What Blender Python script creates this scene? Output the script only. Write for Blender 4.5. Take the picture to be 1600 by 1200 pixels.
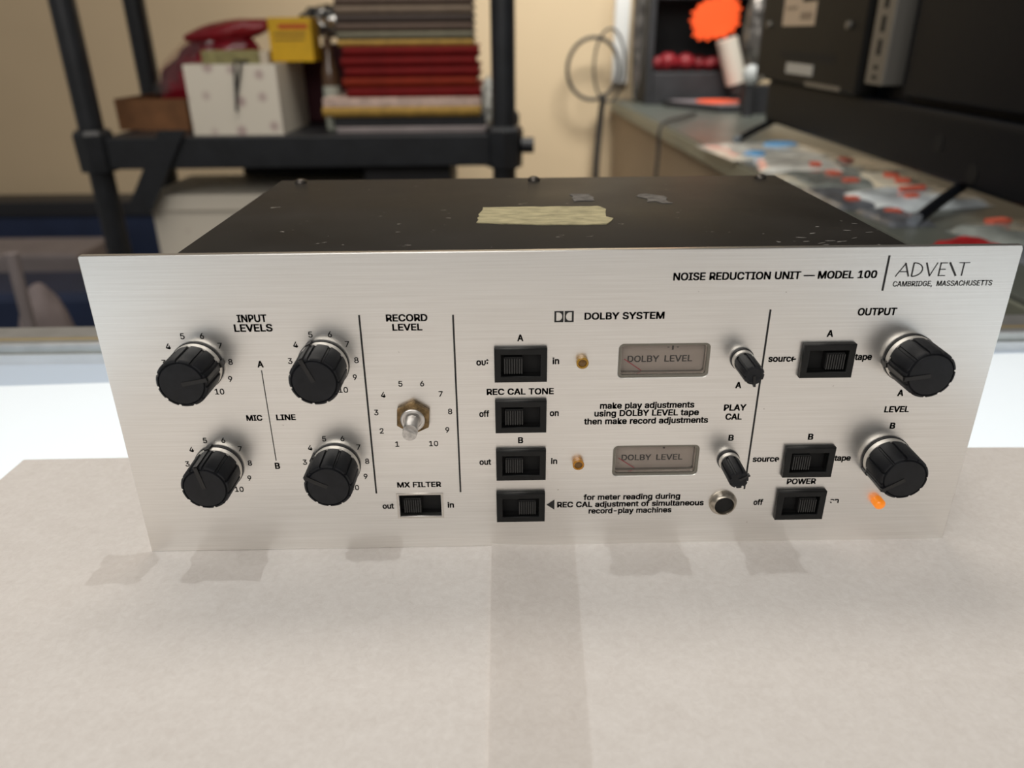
import bpy, bmesh, math, random
from mathutils import Vector, Matrix, noise
random.seed(7)
for o in list(bpy.data.objects): bpy.data.objects.remove(o)
S = bpy.context.scene
C = S.collection
PI = math.pi

# ------------------------------------------------------------------ camera
cam = bpy.data.cameras.new('camera'); cam_o = bpy.data.objects.new('camera', cam); C.objects.link(cam_o)
def set_camera(pos, pitch, yaw, roll, f_px):
    f = Vector((math.sin(yaw)*math.cos(pitch), math.cos(yaw)*math.cos(pitch), -math.sin(pitch)))
    r = Vector((math.cos(yaw), -math.sin(yaw), 0)); d = f.cross(r)
    r2 = r*math.cos(roll)+d*math.sin(roll); d2 = d*math.cos(roll)-r*math.sin(roll)
    m = Matrix((r2, -d2, -f)).transposed().to_4x4(); m.translation = pos
    cam_o.matrix_world = m
    cam.sensor_fit = 'HORIZONTAL'; cam.sensor_width = 36; cam.lens = f_px/1600*36
    cam.clip_start = .01; cam.clip_end = 50
set_camera(Vector((-.02053, -.29171, .21874)), .43488, .012557, .0084955, 1190.5)
cam.dof.use_dof = True; cam.dof.focus_distance = .330; cam.dof.aperture_fstop = 7.2
S.camera = cam_o

# ------------------------------------------------------------------ light
S.view_settings.view_transform = 'Standard'; S.view_settings.look = 'None'
S.view_settings.gamma = 1; S.view_settings.use_curve_mapping = False
S.view_settings.exposure = 0
W = bpy.data.worlds.new('world'); S.world = W; W.use_nodes = True
W.node_tree.nodes['Background'].inputs[0].default_value = (1.0, .955, .90, 1)
W.node_tree.nodes['Background'].inputs[1].default_value = .19
def area(name, loc, target, sx, sy, power, col):
    l = bpy.data.lights.new(name, 'AREA'); l.shape = 'RECTANGLE'; l.size = sx; l.size_y = sy; l.energy = power; l.color = col
    o = bpy.data.objects.new(name, l); C.objects.link(o); o.location = loc
    o.rotation_euler = (Vector(target)-Vector(loc)).to_track_quat('-Z', 'Y').to_euler()
    return o
wl_ = area('added_wall_light', (.45, 1.1, 1.7), (.3, 2.5, .1), .8, .5, 10.5, (1.0, .985, .93)); wl_.data.spread = 1.35  # added unseen lamp that brightens the wall, stands in for side daylight
area('front_fill_light', (-.6, -1.8, 1.35), (-.3, 1.6, .0), 2.2, 1.0, 19, (1.0, .96, .90))  # added unseen fill lamp, brightens the fronts of the things on the rack
area('ceiling_light_front', (-.5, -.5, 1.75), (-.5, -.5, 0), 1.2, .6, 4.4, (1.0, .965, .91))
area('ceiling_light_back', (-.3, .7, 1.75), (-.4, 1.5, 0), 1.2, .6, 14, (1.0, .92, .82))

# ------------------------------------------------------------------ materials
def mat(name, col, rough=.6, metal=0, spec=.5, var=0, scale=30, bump=0, bscale=200, coat=0, stretch=None, emit=0):
    m = bpy.data.materials.new(name); m.use_nodes = True
    nt = m.node_tree; N = nt.nodes; L = nt.links
    b = N['Principled BSDF']
    b.inputs['Roughness'].default_value = rough; b.inputs['Metallic'].default_value = metal
    b.inputs['Specular IOR Level'].default_value = spec; b.inputs['Coat Weight'].default_value = coat
    b.inputs['Base Color'].default_value = (*col, 1)
    if emit:
        b.inputs['Emission Color'].default_value = (*col, 1); b.inputs['Emission Strength'].default_value = emit
    tc = N.new('ShaderNodeTexCoord'); mp = N.new('ShaderNodeMapping'); L.new(tc.outputs['Object'], mp.inputs[0])
    if stretch: mp.inputs['Scale'].default_value = stretch
    if var:
        n = N.new('ShaderNodeTexNoise'); n.inputs['Scale'].default_value = scale; n.inputs['Detail'].default_value = 4
        L.new(mp.outputs[0], n.inputs[0])
        r = N.new('ShaderNodeValToRGB'); L.new(n.outputs[0], r.inputs[0])
        r.color_ramp.elements[0].position = .3; r.color_ramp.elements[1].position = .7
        r.color_ramp.elements[0].color = (*[c*(1-var) for c in col], 1)
        r.color_ramp.elements[1].color = (*[min(1, c*(1+var*.6)) for c in col], 1)
        L.new(r.outputs[0], b.inputs['Base Color'])
    if bump:
        n = N.new('ShaderNodeTexNoise'); n.inputs['Scale'].default_value = bscale; n.inputs['Detail'].default_value = 3
        L.new(mp.outputs[0], n.inputs[0])
        bp = N.new('ShaderNodeBump'); bp.inputs['Strength'].default_value = bump; bp.inputs['Distance'].default_value = .002
        L.new(n.outputs[0], bp.inputs['Height']); L.new(bp.outputs[0], b.inputs['Normal'])
    return m
def node_mat(name):
    m = bpy.data.materials.new(name); m.use_nodes = True
    return m, m.node_tree.nodes, m.node_tree.links, m.node_tree.nodes['Principled BSDF'], m.node_tree.nodes['Material Output']

def brushed():
    m, N, L, b, out = node_mat('brushed_aluminium')
    b.inputs['Metallic'].default_value = 1; b.inputs['Roughness'].default_value = .33
    tc = N.new('ShaderNodeTexCoord')
    mp = N.new('ShaderNodeMapping'); mp.inputs['Scale'].default_value = (22, 1700, 1700); L.new(tc.outputs['Object'], mp.inputs[0])
    n = N.new('ShaderNodeTexNoise'); n.inputs['Scale'].default_value = 1; n.inputs['Detail'].default_value = 3; L.new(mp.outputs[0], n.inputs[0])
    r = N.new('ShaderNodeValToRGB'); L.new(n.outputs[0], r.inputs[0])
    r.color_ramp.elements[0].position = .3; r.color_ramp.elements[1].position = .72
    r.color_ramp.elements[0].color = (.87, .855, .83, 1); r.color_ramp.elements[1].color = (.96, .95, .93, 1)
    # fine dark scuffs
    mp2 = N.new('ShaderNodeMapping'); mp2.inputs['Scale'].default_value = (1, 1, 1); L.new(tc.outputs['Object'], mp2.inputs[0])
    v = N.new('ShaderNodeTexNoise'); v.inputs['Scale'].default_value = 420; v.inputs['Detail'].default_value = 1; L.new(mp2.outputs[0], v.inputs[0])
    v2 = N.new('ShaderNodeValToRGB'); L.new(v.outputs[0], v2.inputs[0])
    v2.color_ramp.elements[0].position = .80; v2.color_ramp.elements[0].color = (1, 1, 1, 1)
    v2.color_ramp.elements[1].position = .84; v2.color_ramp.elements[1].color = (.45, .42, .4, 1)
    mx = N.new('ShaderNodeMix'); mx.data_type = 'RGBA'; mx.blend_type = 'MULTIPLY'; mx.inputs[0].default_value = 1
    L.new(r.outputs[0], mx.inputs[6]); L.new(v2.outputs[0], mx.inputs[7]); L.new(mx.outputs[2], b.inputs['Base Color'])
    bp = N.new('ShaderNodeBump'); bp.inputs['Strength'].default_value = .08; bp.inputs['Distance'].default_value = .0003
    L.new(n.outputs[0], bp.inputs['Height']); L.new(bp.outputs[0], b.inputs['Normal'])
    return m
def cover_paint():
    m, N, L, b, out = node_mat('worn_black_paint')
    b.inputs['Roughness'].default_value = .5; b.inputs['Specular IOR Level'].default_value = .22
    tc = N.new('ShaderNodeTexCoord')
    n = N.new('ShaderNodeTexNoise'); n.inputs['Scale'].default_value = 22; n.inputs['Detail'].default_value = 5; L.new(tc.outputs['Object'], n.inputs[0])
    r = N.new('ShaderNodeValToRGB'); L.new(n.outputs[0], r.inputs[0])
    r.color_ramp.elements[0].position = .35; r.color_ramp.elements[0].color = (.012, .011, .0098, 1)
    r.color_ramp.elements[1].position = .75; r.color_ramp.elements[1].color = (.028, .0255, .023, 1)
    s = N.new('ShaderNodeTexNoise'); s.inputs['Scale'].default_value = 170; s.inputs['Detail'].default_value = 5; s.inputs['Roughness'].default_value = .65
    mp = N.new('ShaderNodeMapping'); mp.inputs['Scale'].default_value = (.55, 1, 1); L.new(tc.outputs['Object'], mp.inputs[0]); L.new(mp.outputs[0], s.inputs[0])
    sr = N.new('ShaderNodeValToRGB'); L.new(s.outputs[0], sr.inputs[0])
    sr.color_ramp.elements[0].position = .68; sr.color_ramp.elements[0].color = (0, 0, 0, 1)
    sr.color_ramp.elements[1].position = .71; sr.color_ramp.elements[1].color = (1, 1, 1, 1)
    mx = N.new('ShaderNodeMix'); mx.data_type = 'RGBA'; L.new(sr.outputs[0], mx.inputs[0])
    L.new(r.outputs[0], mx.inputs[6]); mx.inputs[7].default_value = (.28, .26, .235, 1); L.new(mx.outputs[2], b.inputs['Base Color'])
    rr = N.new('ShaderNodeMapRange'); rr.inputs[3].default_value = .38; rr.inputs[4].default_value = .6; L.new(n.outputs[0], rr.inputs[0]); L.new(rr.outputs[0], b.inputs['Roughness'])
    return m
def paper_mat():
    m, N, L, b, out = node_mat('translucent_packing_paper')
    N.remove(b)
    tc = N.new('ShaderNodeTexCoord')
    def nz(scale, det, rough=.6):
        n = N.new('ShaderNodeTexNoise'); n.inputs['Scale'].default_value = scale; n.inputs['Detail'].default_value = det
        n.inputs['Roughness'].default_value = rough; n.inputs['Distortion'].default_value = .6
        L.new(tc.outputs['Object'], n.inputs[0]); return n
    n1 = nz(330, 5, .7); n2 = nz(75, 2)
    ad = N.new('ShaderNodeMath'); ad.operation = 'ADD'; L.new(n1.outputs[0], ad.inputs[0]); sc_ = N.new('ShaderNodeMath'); sc_.operation = 'MULTIPLY_ADD'; sc_.inputs[1].default_value = .45; sc_.inputs[2].default_value = .275; L.new(n2.outputs[0], sc_.inputs[0]); L.new(sc_.outputs[0], ad.inputs[1])
    r = N.new('ShaderNodeValToRGB'); L.new(ad.outputs[0], r.inputs[0]); 
    mr = N.new('ShaderNodeMapRange'); mr.inputs[1].default_value = .7; mr.inputs[2].default_value = 1.3; L.new(ad.outputs[0], mr.inputs[0]); L.new(mr.outputs[0], r.inputs[0])
    r.color_ramp.elements[0].color = (.79, .735, .69, 1); r.color_ramp.elements[1].color = (.91, .865, .825, 1)
    d = N.new('ShaderNodeBsdfDiffuse'); t = N.new('ShaderNodeBsdfTranslucent'); mx = N.new('ShaderNodeMixShader'); mx.inputs[0].default_value = .088
    L.new(r.outputs[0], d.inputs[0]); L.new(r.outputs[0], t.inputs[0]); L.new(d.outputs[0], mx.inputs[1]); L.new(t.outputs[0], mx.inputs[2])
    bp = N.new('ShaderNodeBump'); bp.inputs['Strength'].default_value = .25; bp.inputs['Distance'].default_value = .001
    L.new(n1.outputs[0], bp.inputs['Height']); L.new(bp.outputs[0], d.inputs['Normal'])
    L.new(mx.outputs[0], out.inputs[0])
    return m
def thin_glass(name, tint=(.97, .985, .98), rough=.02, fac=None):
    m, N, L, b, out = node_mat(name); N.remove(b)
    t = N.new('ShaderNodeBsdfTransparent'); t.inputs[0].default_value = (*tint, 1)
    g = N.new('ShaderNodeBsdfGlossy'); g.inputs['Roughness'].default_value = rough
    mx = N.new('ShaderNodeMixShader')
    if fac is None:
        lw = N.new('ShaderNodeLayerWeight'); lw.inputs[0].default_value = .5
        pw = N.new('ShaderNodeMath'); pw.operation = 'POWER'; pw.inputs[1].default_value = 5; L.new(lw.outputs['Facing'], pw.inputs[0])
        ma = N.new('ShaderNodeMath'); ma.operation = 'MULTIPLY_ADD'; ma.inputs[1].default_value = .93; ma.inputs[2].default_value = .04; L.new(pw.outputs[0], ma.inputs[0]); L.new(ma.outputs[0], mx.inputs[0])
    else: mx.inputs[0].default_value = fac
    L.new(t.outputs[0], mx.inputs[1]); L.new(g.outputs[0], mx.inputs[2]); L.new(mx.outputs[0], out.inputs[0])
    return m
def emitter(name, col, s):
    m, N, L, b, out = node_mat(name); N.remove(b)
    e = N.new('ShaderNodeEmission'); e.inputs[0].default_value = (*col, 1); e.inputs[1].default_value = s; L.new(e.outputs[0], out.inputs[0]); return m
def dotted(name, base, dot):
    m, N, L, b, out = node_mat(name); b.inputs['Roughness'].default_value = .55
    tc = N.new('ShaderNodeTexCoord')
    v = N.new('ShaderNodeTexVoronoi'); v.inputs['Scale'].default_value = 17; v.inputs['Randomness'].default_value = .35; L.new(tc.outputs['Object'], v.inputs[0])
    r = N.new('ShaderNodeValToRGB'); L.new(v.outputs['Distance'], r.inputs[0])
    r.color_ramp.elements[0].position = .1; r.color_ramp.elements[0].color = (*dot, 1)
    r.color_ramp.elements[1].position = .24; r.color_ramp.elements[1].color = (*base, 1)
    L.new(r.outputs[0], b.inputs['Base Color']); return m
def striped(name, c1, c2, scale, axis='Z', rough=.7):
    m, N, L, b, out = node_mat(name); b.inputs['Roughness'].default_value = rough
    tc = N.new('ShaderNodeTexCoord'); w = N.new('ShaderNodeTexWave'); w.bands_direction = axis; w.inputs['Scale'].default_value = scale; w.inputs['Distortion'].default_value = 1.5
    L.new(tc.outputs['Object'], w.inputs[0]); r = N.new('ShaderNodeValToRGB'); L.new(w.outputs[0], r.inputs[0])
    r.color_ramp.elements[0].color = (*c1, 1); r.color_ramp.elements[1].color = (*c2, 1); L.new(r.outputs[0], b.inputs['Base Color']); return m

M = dict(
 panel=brushed(), cover=cover_paint(), paper=paper_mat(),
 ink=mat('black_ink', (.012, .012, .013), .6), ink_thin=mat('grey_ink', (.03, .03, .031), .6),
 knob=mat('black_knob_plastic', (.010, .011, .014), .42, spec=.3, var=.3, scale=300),
 knob_dark=mat('black_pointer_plastic', (.008, .008, .009), .35),
 collar=mat('satin_collar_metal', (.80, .77, .72), .38, .85, var=.1, scale=200),
 black=mat('black_bakelite', (.008, .0085, .009), .4, spec=.3, var=.3, scale=200),
 slider=mat('black_slider_plastic', (.030, .030, .030), .45), pit=mat('switch_pit_black', (.004, .004, .0045), .7),
 shaft=mat('zinc_shaft', (.72, .70, .68), .32, 1, bump=.1, bscale=800), shaft_tip=mat('worn_shaft_tip', (.66, .63, .60), .6, .5, var=.3, scale=500),
 nut=mat('tarnished_brass_nut', (.25, .17, .085), .42, .9, var=.6, scale=350, bump=.3, bscale=900),
 nickel=mat('dull_nickel', (.52, .47, .40), .3, 1, var=.3, scale=400),
 dial=mat('meter_dial_grey', (.42, .36, .32), .5, 0, var=.12, scale=60), dial_ink=mat('dial_print_grey', (.03, .027, .027), .7),
 needle=mat('red_needle_paint', (.45, .03, .06), .4), lip=mat('meter_lip_grey', (.24, .23, .20), .35, .9),
 meter_edge=mat('polished_meter_edge', (.75, .72, .68), .25, 1),
 amber_dark=mat('dark_amber_lens', (.42, .22, .012), .25, spec=.6, coat=.5), amber=mat('amber_lens', (.50, .21, .01), .25, coat=.5),
 amber_core=mat('brown_lens_core', (.16, .075, .008), .3, coat=.5),
 orange=mat('lit_orange_lens', (1.0, .27, .01), .3, coat=.5, emit=.42),
 masking=mat('aged_masking_tape', (.56, .50, .30), .8, var=.3, scale=260, bump=.5, bscale=500, stretch=(.5, 1, 1)),
 chip=mat('bare_paint_chip', (.24, .23, .215), .6, var=.4, scale=300),
 remnant=mat('label_glue_remnant', (.17, .16, .15), .7, var=.5, scale=250),
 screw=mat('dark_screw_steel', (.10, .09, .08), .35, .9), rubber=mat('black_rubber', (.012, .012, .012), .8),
 glass=thin_glass('counter_glass'), meter_glass=thin_glass('meter_glass', (.95, .94, .93), .05, .05),
 led=emitter('led_diffuser', (.97, .985, 1.0), 1.3), strip_glow=emitter('added_strip_glow', (.80, .88, 1.0), .85),  # the second emitter is an added glow for the rear of the case
 case_white=mat('white_laminate', (.80, .82, .86), .5, var=.06, scale=30), case_dark=mat('dark_case_side', (.05, .05, .055), .6),
 alu=mat('counter_rail_aluminium', (.52, .53, .53), .42, .7, var=.15, scale=40), rail_line=mat('brass_coloured_strip', (.52, .43, .26), .4, .5),
 wall=mat('beige_wall_paint', (.64, .50, .325), .85, var=.05, scale=2.5), floor=mat('dark_carpet', (.07, .06, .055), .95, var=.4, scale=60, bump=.5, bscale=400),
 trim=mat('white_trim_paint', (.88, .88, .86), .5),
 rack=mat('black_moulded_plastic', (.017, .019, .023), .4, var=.25, scale=30, bump=.1, bscale=300),
 wbox=dotted('white_floral_card', (.80, .74, .63), (.52, .40, .37)),
 wbox_in=mat('white_card_inside', (.75, .72, .66), .7),
 olive=mat('olive_book_cloth', (.33, .30, .13), .7, var=.2, scale=80), yellow=mat('yellow_carton', (.80, .47, .01), .5, var=.06, scale=40),
 yred=mat('red_carton_print', (.60, .08, .01), .5), ydark=mat('brown_carton_print', (.32, .17, .02), .5),
 cord=mat('dark_cord', (.03, .028, .027), .6), cardboard=mat('brown_cardboard', (.20, .088, .034), .8, var=.25, scale=30),
 redbag=mat('crinkled_red_plastic', (.33, .012, .028), .22, coat=.5, var=.75, scale=14, bump=.9, bscale=25),
 clearbag=thin_glass('clear_bag_film', (.93, .88, .87), .2, .10),
 red_fold=mat('bright_red_plastic', (.42, .018, .03), .35, coat=.3, var=.3, scale=20, bump=.5, bscale=30),
 pages=striped('cream_pages', (.66, .56, .42), (.80, .72, .60), 90), pinkpages=mat('pinkish_pages', (.62, .46, .39), .8, var=.25, scale=70),
 deskm=mat('dark_desk_top', (.02, .021, .026), .5), navy=mat('navy_panel', (.02, .034, .085), .6, var=.2, scale=8),
 pale=mat('pale_grey_card', (.30, .26, .26), .7, var=.15, scale=12), plum=mat('plum_cloth', (.12, .03, .10), .8), palebag=mat('pale_cloth_bag', (.30, .25, .25), .8, var=.25, scale=10),
 tv=mat('tv_black_plastic', (.010, .0098, .0095), .55, spec=.15, var=.2, scale=8, bump=.06, bscale=500), tv2=mat('tv_dark_panel', (.005, .0065, .010), .5, spec=.15, var=.2, scale=5),
 bracket=mat('grey_bracket_steel', (.23, .22, .20), .5, .6), hole=mat('black_slot', (.004, .004, .004), .8), label=mat('cream_sticker', (.62, .49, .36), .7), labelink=mat('sticker_print', (.33, .25, .18), .7),
 dull=mat('silver_rating_plate', (.42, .47, .54), .35, .6), screen=mat('tv_screen_glass', (.01, .01, .012), .1),
 star=mat('fluorescent_orange_card', (1.0, .095, .008), .6), star2=mat('fluorescent_orange_oval', (1.0, .13, .045), .6),
 beige_side=mat('beige_counter_side', (.46, .36, .25), .7, var=.06, scale=4), edge=mat('grey_green_counter_edge', (.25, .27, .22), .35, .2), top2=mat('grey_green_counter_top', (.13, .145, .13), .3, var=.15, scale=10),
 pk_w=mat('white_wrapped_pack', (.80, .81, .76), .25, coat=.6, var=.25, scale=45, bump=.6, bscale=60), pk_g=mat('green_grey_pack', (.30, .335, .32), .25, coat=.6, var=.4, scale=30, bump=.7, bscale=50),
 pk_b=mat('blue_grey_pack', (.74, .82, .90), .2, coat=.7, var=.3, scale=25, bump=.8, bscale=45), pk_t=mat('cream_pack', (.74, .70, .57), .35, coat=.4, var=.15, scale=25, bump=.4, bscale=40),
 pk_d=mat('dark_grey_pack', (.15, .165, .19), .3, coat=.5, var=.5, scale=40, bump=.6, bscale=50), blue=mat('sky_blue_disc', (.16, .46, .85), .25, coat=.4, emit=0),
 orange_tag=mat('orange_price_tag', (.75, .15, .09), .6), redpk=mat('red_pack', (.42, .015, .02), .4, var=.4, scale=60), 
 casebk=mat('black_case_lining', (.022, .022, .025), .6, var=.3, scale=20), plate=mat('mauve_grey_lid', (.24, .21, .225), .45), redball=mat('dark_red_enamel', (.22, .008, .014), .5),
 foil=mat('grey_foil_film', (.30, .28, .26), .22, .75, var=.8, scale=30, bump=1, bscale=40), tube=mat('ivory_tube', (.62, .58, .50), .45), chrome=mat('crumpled_foil', (.55, .53, .50), .18, .9, var=.6, scale=20, bump=1, bscale=30), white=mat('white_plastic', (.50, .52, .52), .4),
 amberglass=mat('brown_bottle_glass', (.10, .055, .03), .15, coat=.6), palecap=mat('pale_green_bottle', (.42, .44, .38), .35), maroon=mat('maroon_cloth', (.05, .008, .014), .8),
)

# ------------------------------------------------------------------ helpers
def obj(name, bm, m, parent=None, smooth=False):
    me = bpy.data.meshes.new(name); bmesh.ops.recalc_face_normals(bm, faces=bm.faces); bm.to_mesh(me); bm.free()
    me.materials.append(m)
    if smooth:
        me.shade_smooth() if hasattr(me, 'shade_smooth') else None
        try: me.set_sharp_from_angle(angle=math.radians(35))
        except Exception: pass
    o = bpy.data.objects.new(name, me); C.objects.link(o)
    if parent: o.parent = parent
    return o
def tag(o, label, cat, group=None):
    o['label'] = label; o['category'] = cat
    if group: o['group'] = group
    return o
def thing(name, label, cat, loc=(0, 0, 0), rotz=0, group=None):
    o = bpy.data.objects.new(name, None); C.objects.link(o); o.location = loc; o.rotation_euler = (0, 0, rotz); o.empty_display_size = .02
    return tag(o, label, cat, group)
def struct(name, bm, m):
    o = obj(name, bm, m); o['kind'] = 'structure'; return o
def B(): return bmesh.new()
def box(bm, x0, x1, y0, y1, z0, z1, bev=0, seg=2):
    r = bmesh.ops.create_cube(bm, size=1); vs = r['verts']
    for v in vs: v.co = Vector((x0+(v.co.x+.5)*(x1-x0), y0+(v.co.y+.5)*(y1-y0), z0+(v.co.z+.5)*(z1-z0)))
    if bev:
        es = list({e for v in vs for e in v.link_edges})
        bmesh.ops.bevel(bm, geom=es, offset=bev, segments=seg, profile=.5, affect='EDGES')
    return bm
def lathe(bm, prof, n=40, origin=(0, 0, 0), axis='y', radius_fn=None):
    """prof: list of (radius, along). axis y: along = y coordinate."""
    ox, oy, oz = origin; rings = []
    for r, a in prof:
        if r < 1e-7:
            p = (ox, oy+a, oz) if axis == 'y' else (ox, oy, oz+a); rings.append([bm.verts.new(p)]); continue
        ring = []
        for i in range(n):
            t = 2*PI*i/n; rr = radius_fn(r, a, t) if radius_fn else r
            p = (ox+rr*math.sin(t), oy+a, oz+rr*math.cos(t)) if axis == 'y' else (ox+rr*math.cos(t), oy+rr*math.sin(t), oz+a)
            ring.append(bm.verts.new(p))
        rings.append(ring)
    for A, Bq in zip(rings, rings[1:]):
        for i in range(n):
            j = (i+1) % n
            if len(A) == 1 and len(Bq) == 1: continue
            if len(A) == 1: bm.faces.new((A[0], Bq[i], Bq[j]))
            elif len(Bq) == 1: bm.faces.new((A[i], A[j], Bq[0]))
            else: bm.faces.new((A[i], A[j], Bq[j], Bq[i]))
    return bm
def tube(bm, pts, r, n=8):
    pts = [Vector(p) for p in pts]; rings = []
    for i, p in enumerate(pts):
        d = (pts[min(i+1, len(pts)-1)]-pts[max(i-1, 0)]).normalized()
        u = d.orthogonal().normalized() if i == 0 else (rings_u - d*rings_u.dot(d)).normalized()
        rings_u = u; v = d.cross(u)
        rings.append([bm.verts.new(p+(u*math.cos(2*PI*k/n)+v*math.sin(2*PI*k/n))*r) for k in range(n)])
    for A, Q in zip(rings, rings[1:]):
        for k in range(n): bm.faces.new((A[k], A[(k+1) % n], Q[(k+1) % n], Q[k]))
    bm.faces.new(rings[0]); bm.faces.new(rings[-1][::-1]); return bm
def spline(pts, n=8):
    pts = [Vector(p) for p in pts]; out = []
    for i in range(len(pts)-1):
        a, b, c, d = pts[max(i-1, 0)], pts[i], pts[i+1], pts[min(i+2, len(pts)-1)]
        for k in range(n):
            t = k/n; out.append(.5*((2*b)+(c-a)*t+(2*a-5*b+4*c-d)*t*t+(3*b-a-3*c+d)*t**3))
    return out+[pts[-1]]
def prism(bm, poly, depth, fn):
    """poly of 2-D points extruded; fn maps (u, v, w) to 3-D, w in 0..depth"""
    a = [bm.verts.new(fn(u, v, 0)) for u, v in poly]; b = [bm.verts.new(fn(u, v, depth)) for u, v in poly]
    n = len(poly); bm.faces.new(a); bm.faces.new(b[::-1])
    for i in range(n): bm.faces.new((a[i], b[i], b[(i+1) % n], a[(i+1) % n]))
    return bm
def rrect(cx, cz, w, h, r, n=6):
    out = []
    for sx, sz, a0 in ((1, 1, 0), (-1, 1, 90), (-1, -1, 180), (1, -1, 270)):
        for k in range(n+1):
            a = math.radians(a0+90*k/n); out.append((cx+sx*(w/2-r)+r*math.cos(a), cz+sz*(h/2-r)+r*math.sin(a)))
    return out
def rect(cx, cz, w, h): return [(cx-w/2, cz-h/2), (cx+w/2, cz-h/2), (cx+w/2, cz+h/2), (cx-w/2, cz+h/2)]
def curve_mesh(loops, extrude=0, bevel=0):
    """flat outline with holes, filled; returns a bmesh in x-y"""
    cu = bpy.data.curves.new('outline', 'CURVE'); cu.dimensions = '2D'; cu.fill_mode = 'BOTH'; cu.extrude = extrude; cu.bevel_depth = bevel; cu.bevel_resolution = 1
    for lp in loops:
        s = cu.splines.new('POLY'); s.points.add(len(lp)-1); s.use_cyclic_u = True
        for p, (x, y) in zip(s.points, lp): p.co = (x, y, 0, 1)
    return _convert(cu)
def _convert(cu):
    o = bpy.data.objects.new('outline', cu); C.objects.link(o)
    dg = bpy.context.evaluated_depsgraph_get(); me = bpy.data.meshes.new_from_object(o.evaluated_get(dg))
    bm = bmesh.new(); bm.from_mesh(me); bpy.data.objects.remove(o); bpy.data.meshes.remove(me); bpy.data.curves.remove(cu)
    return bm
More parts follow.
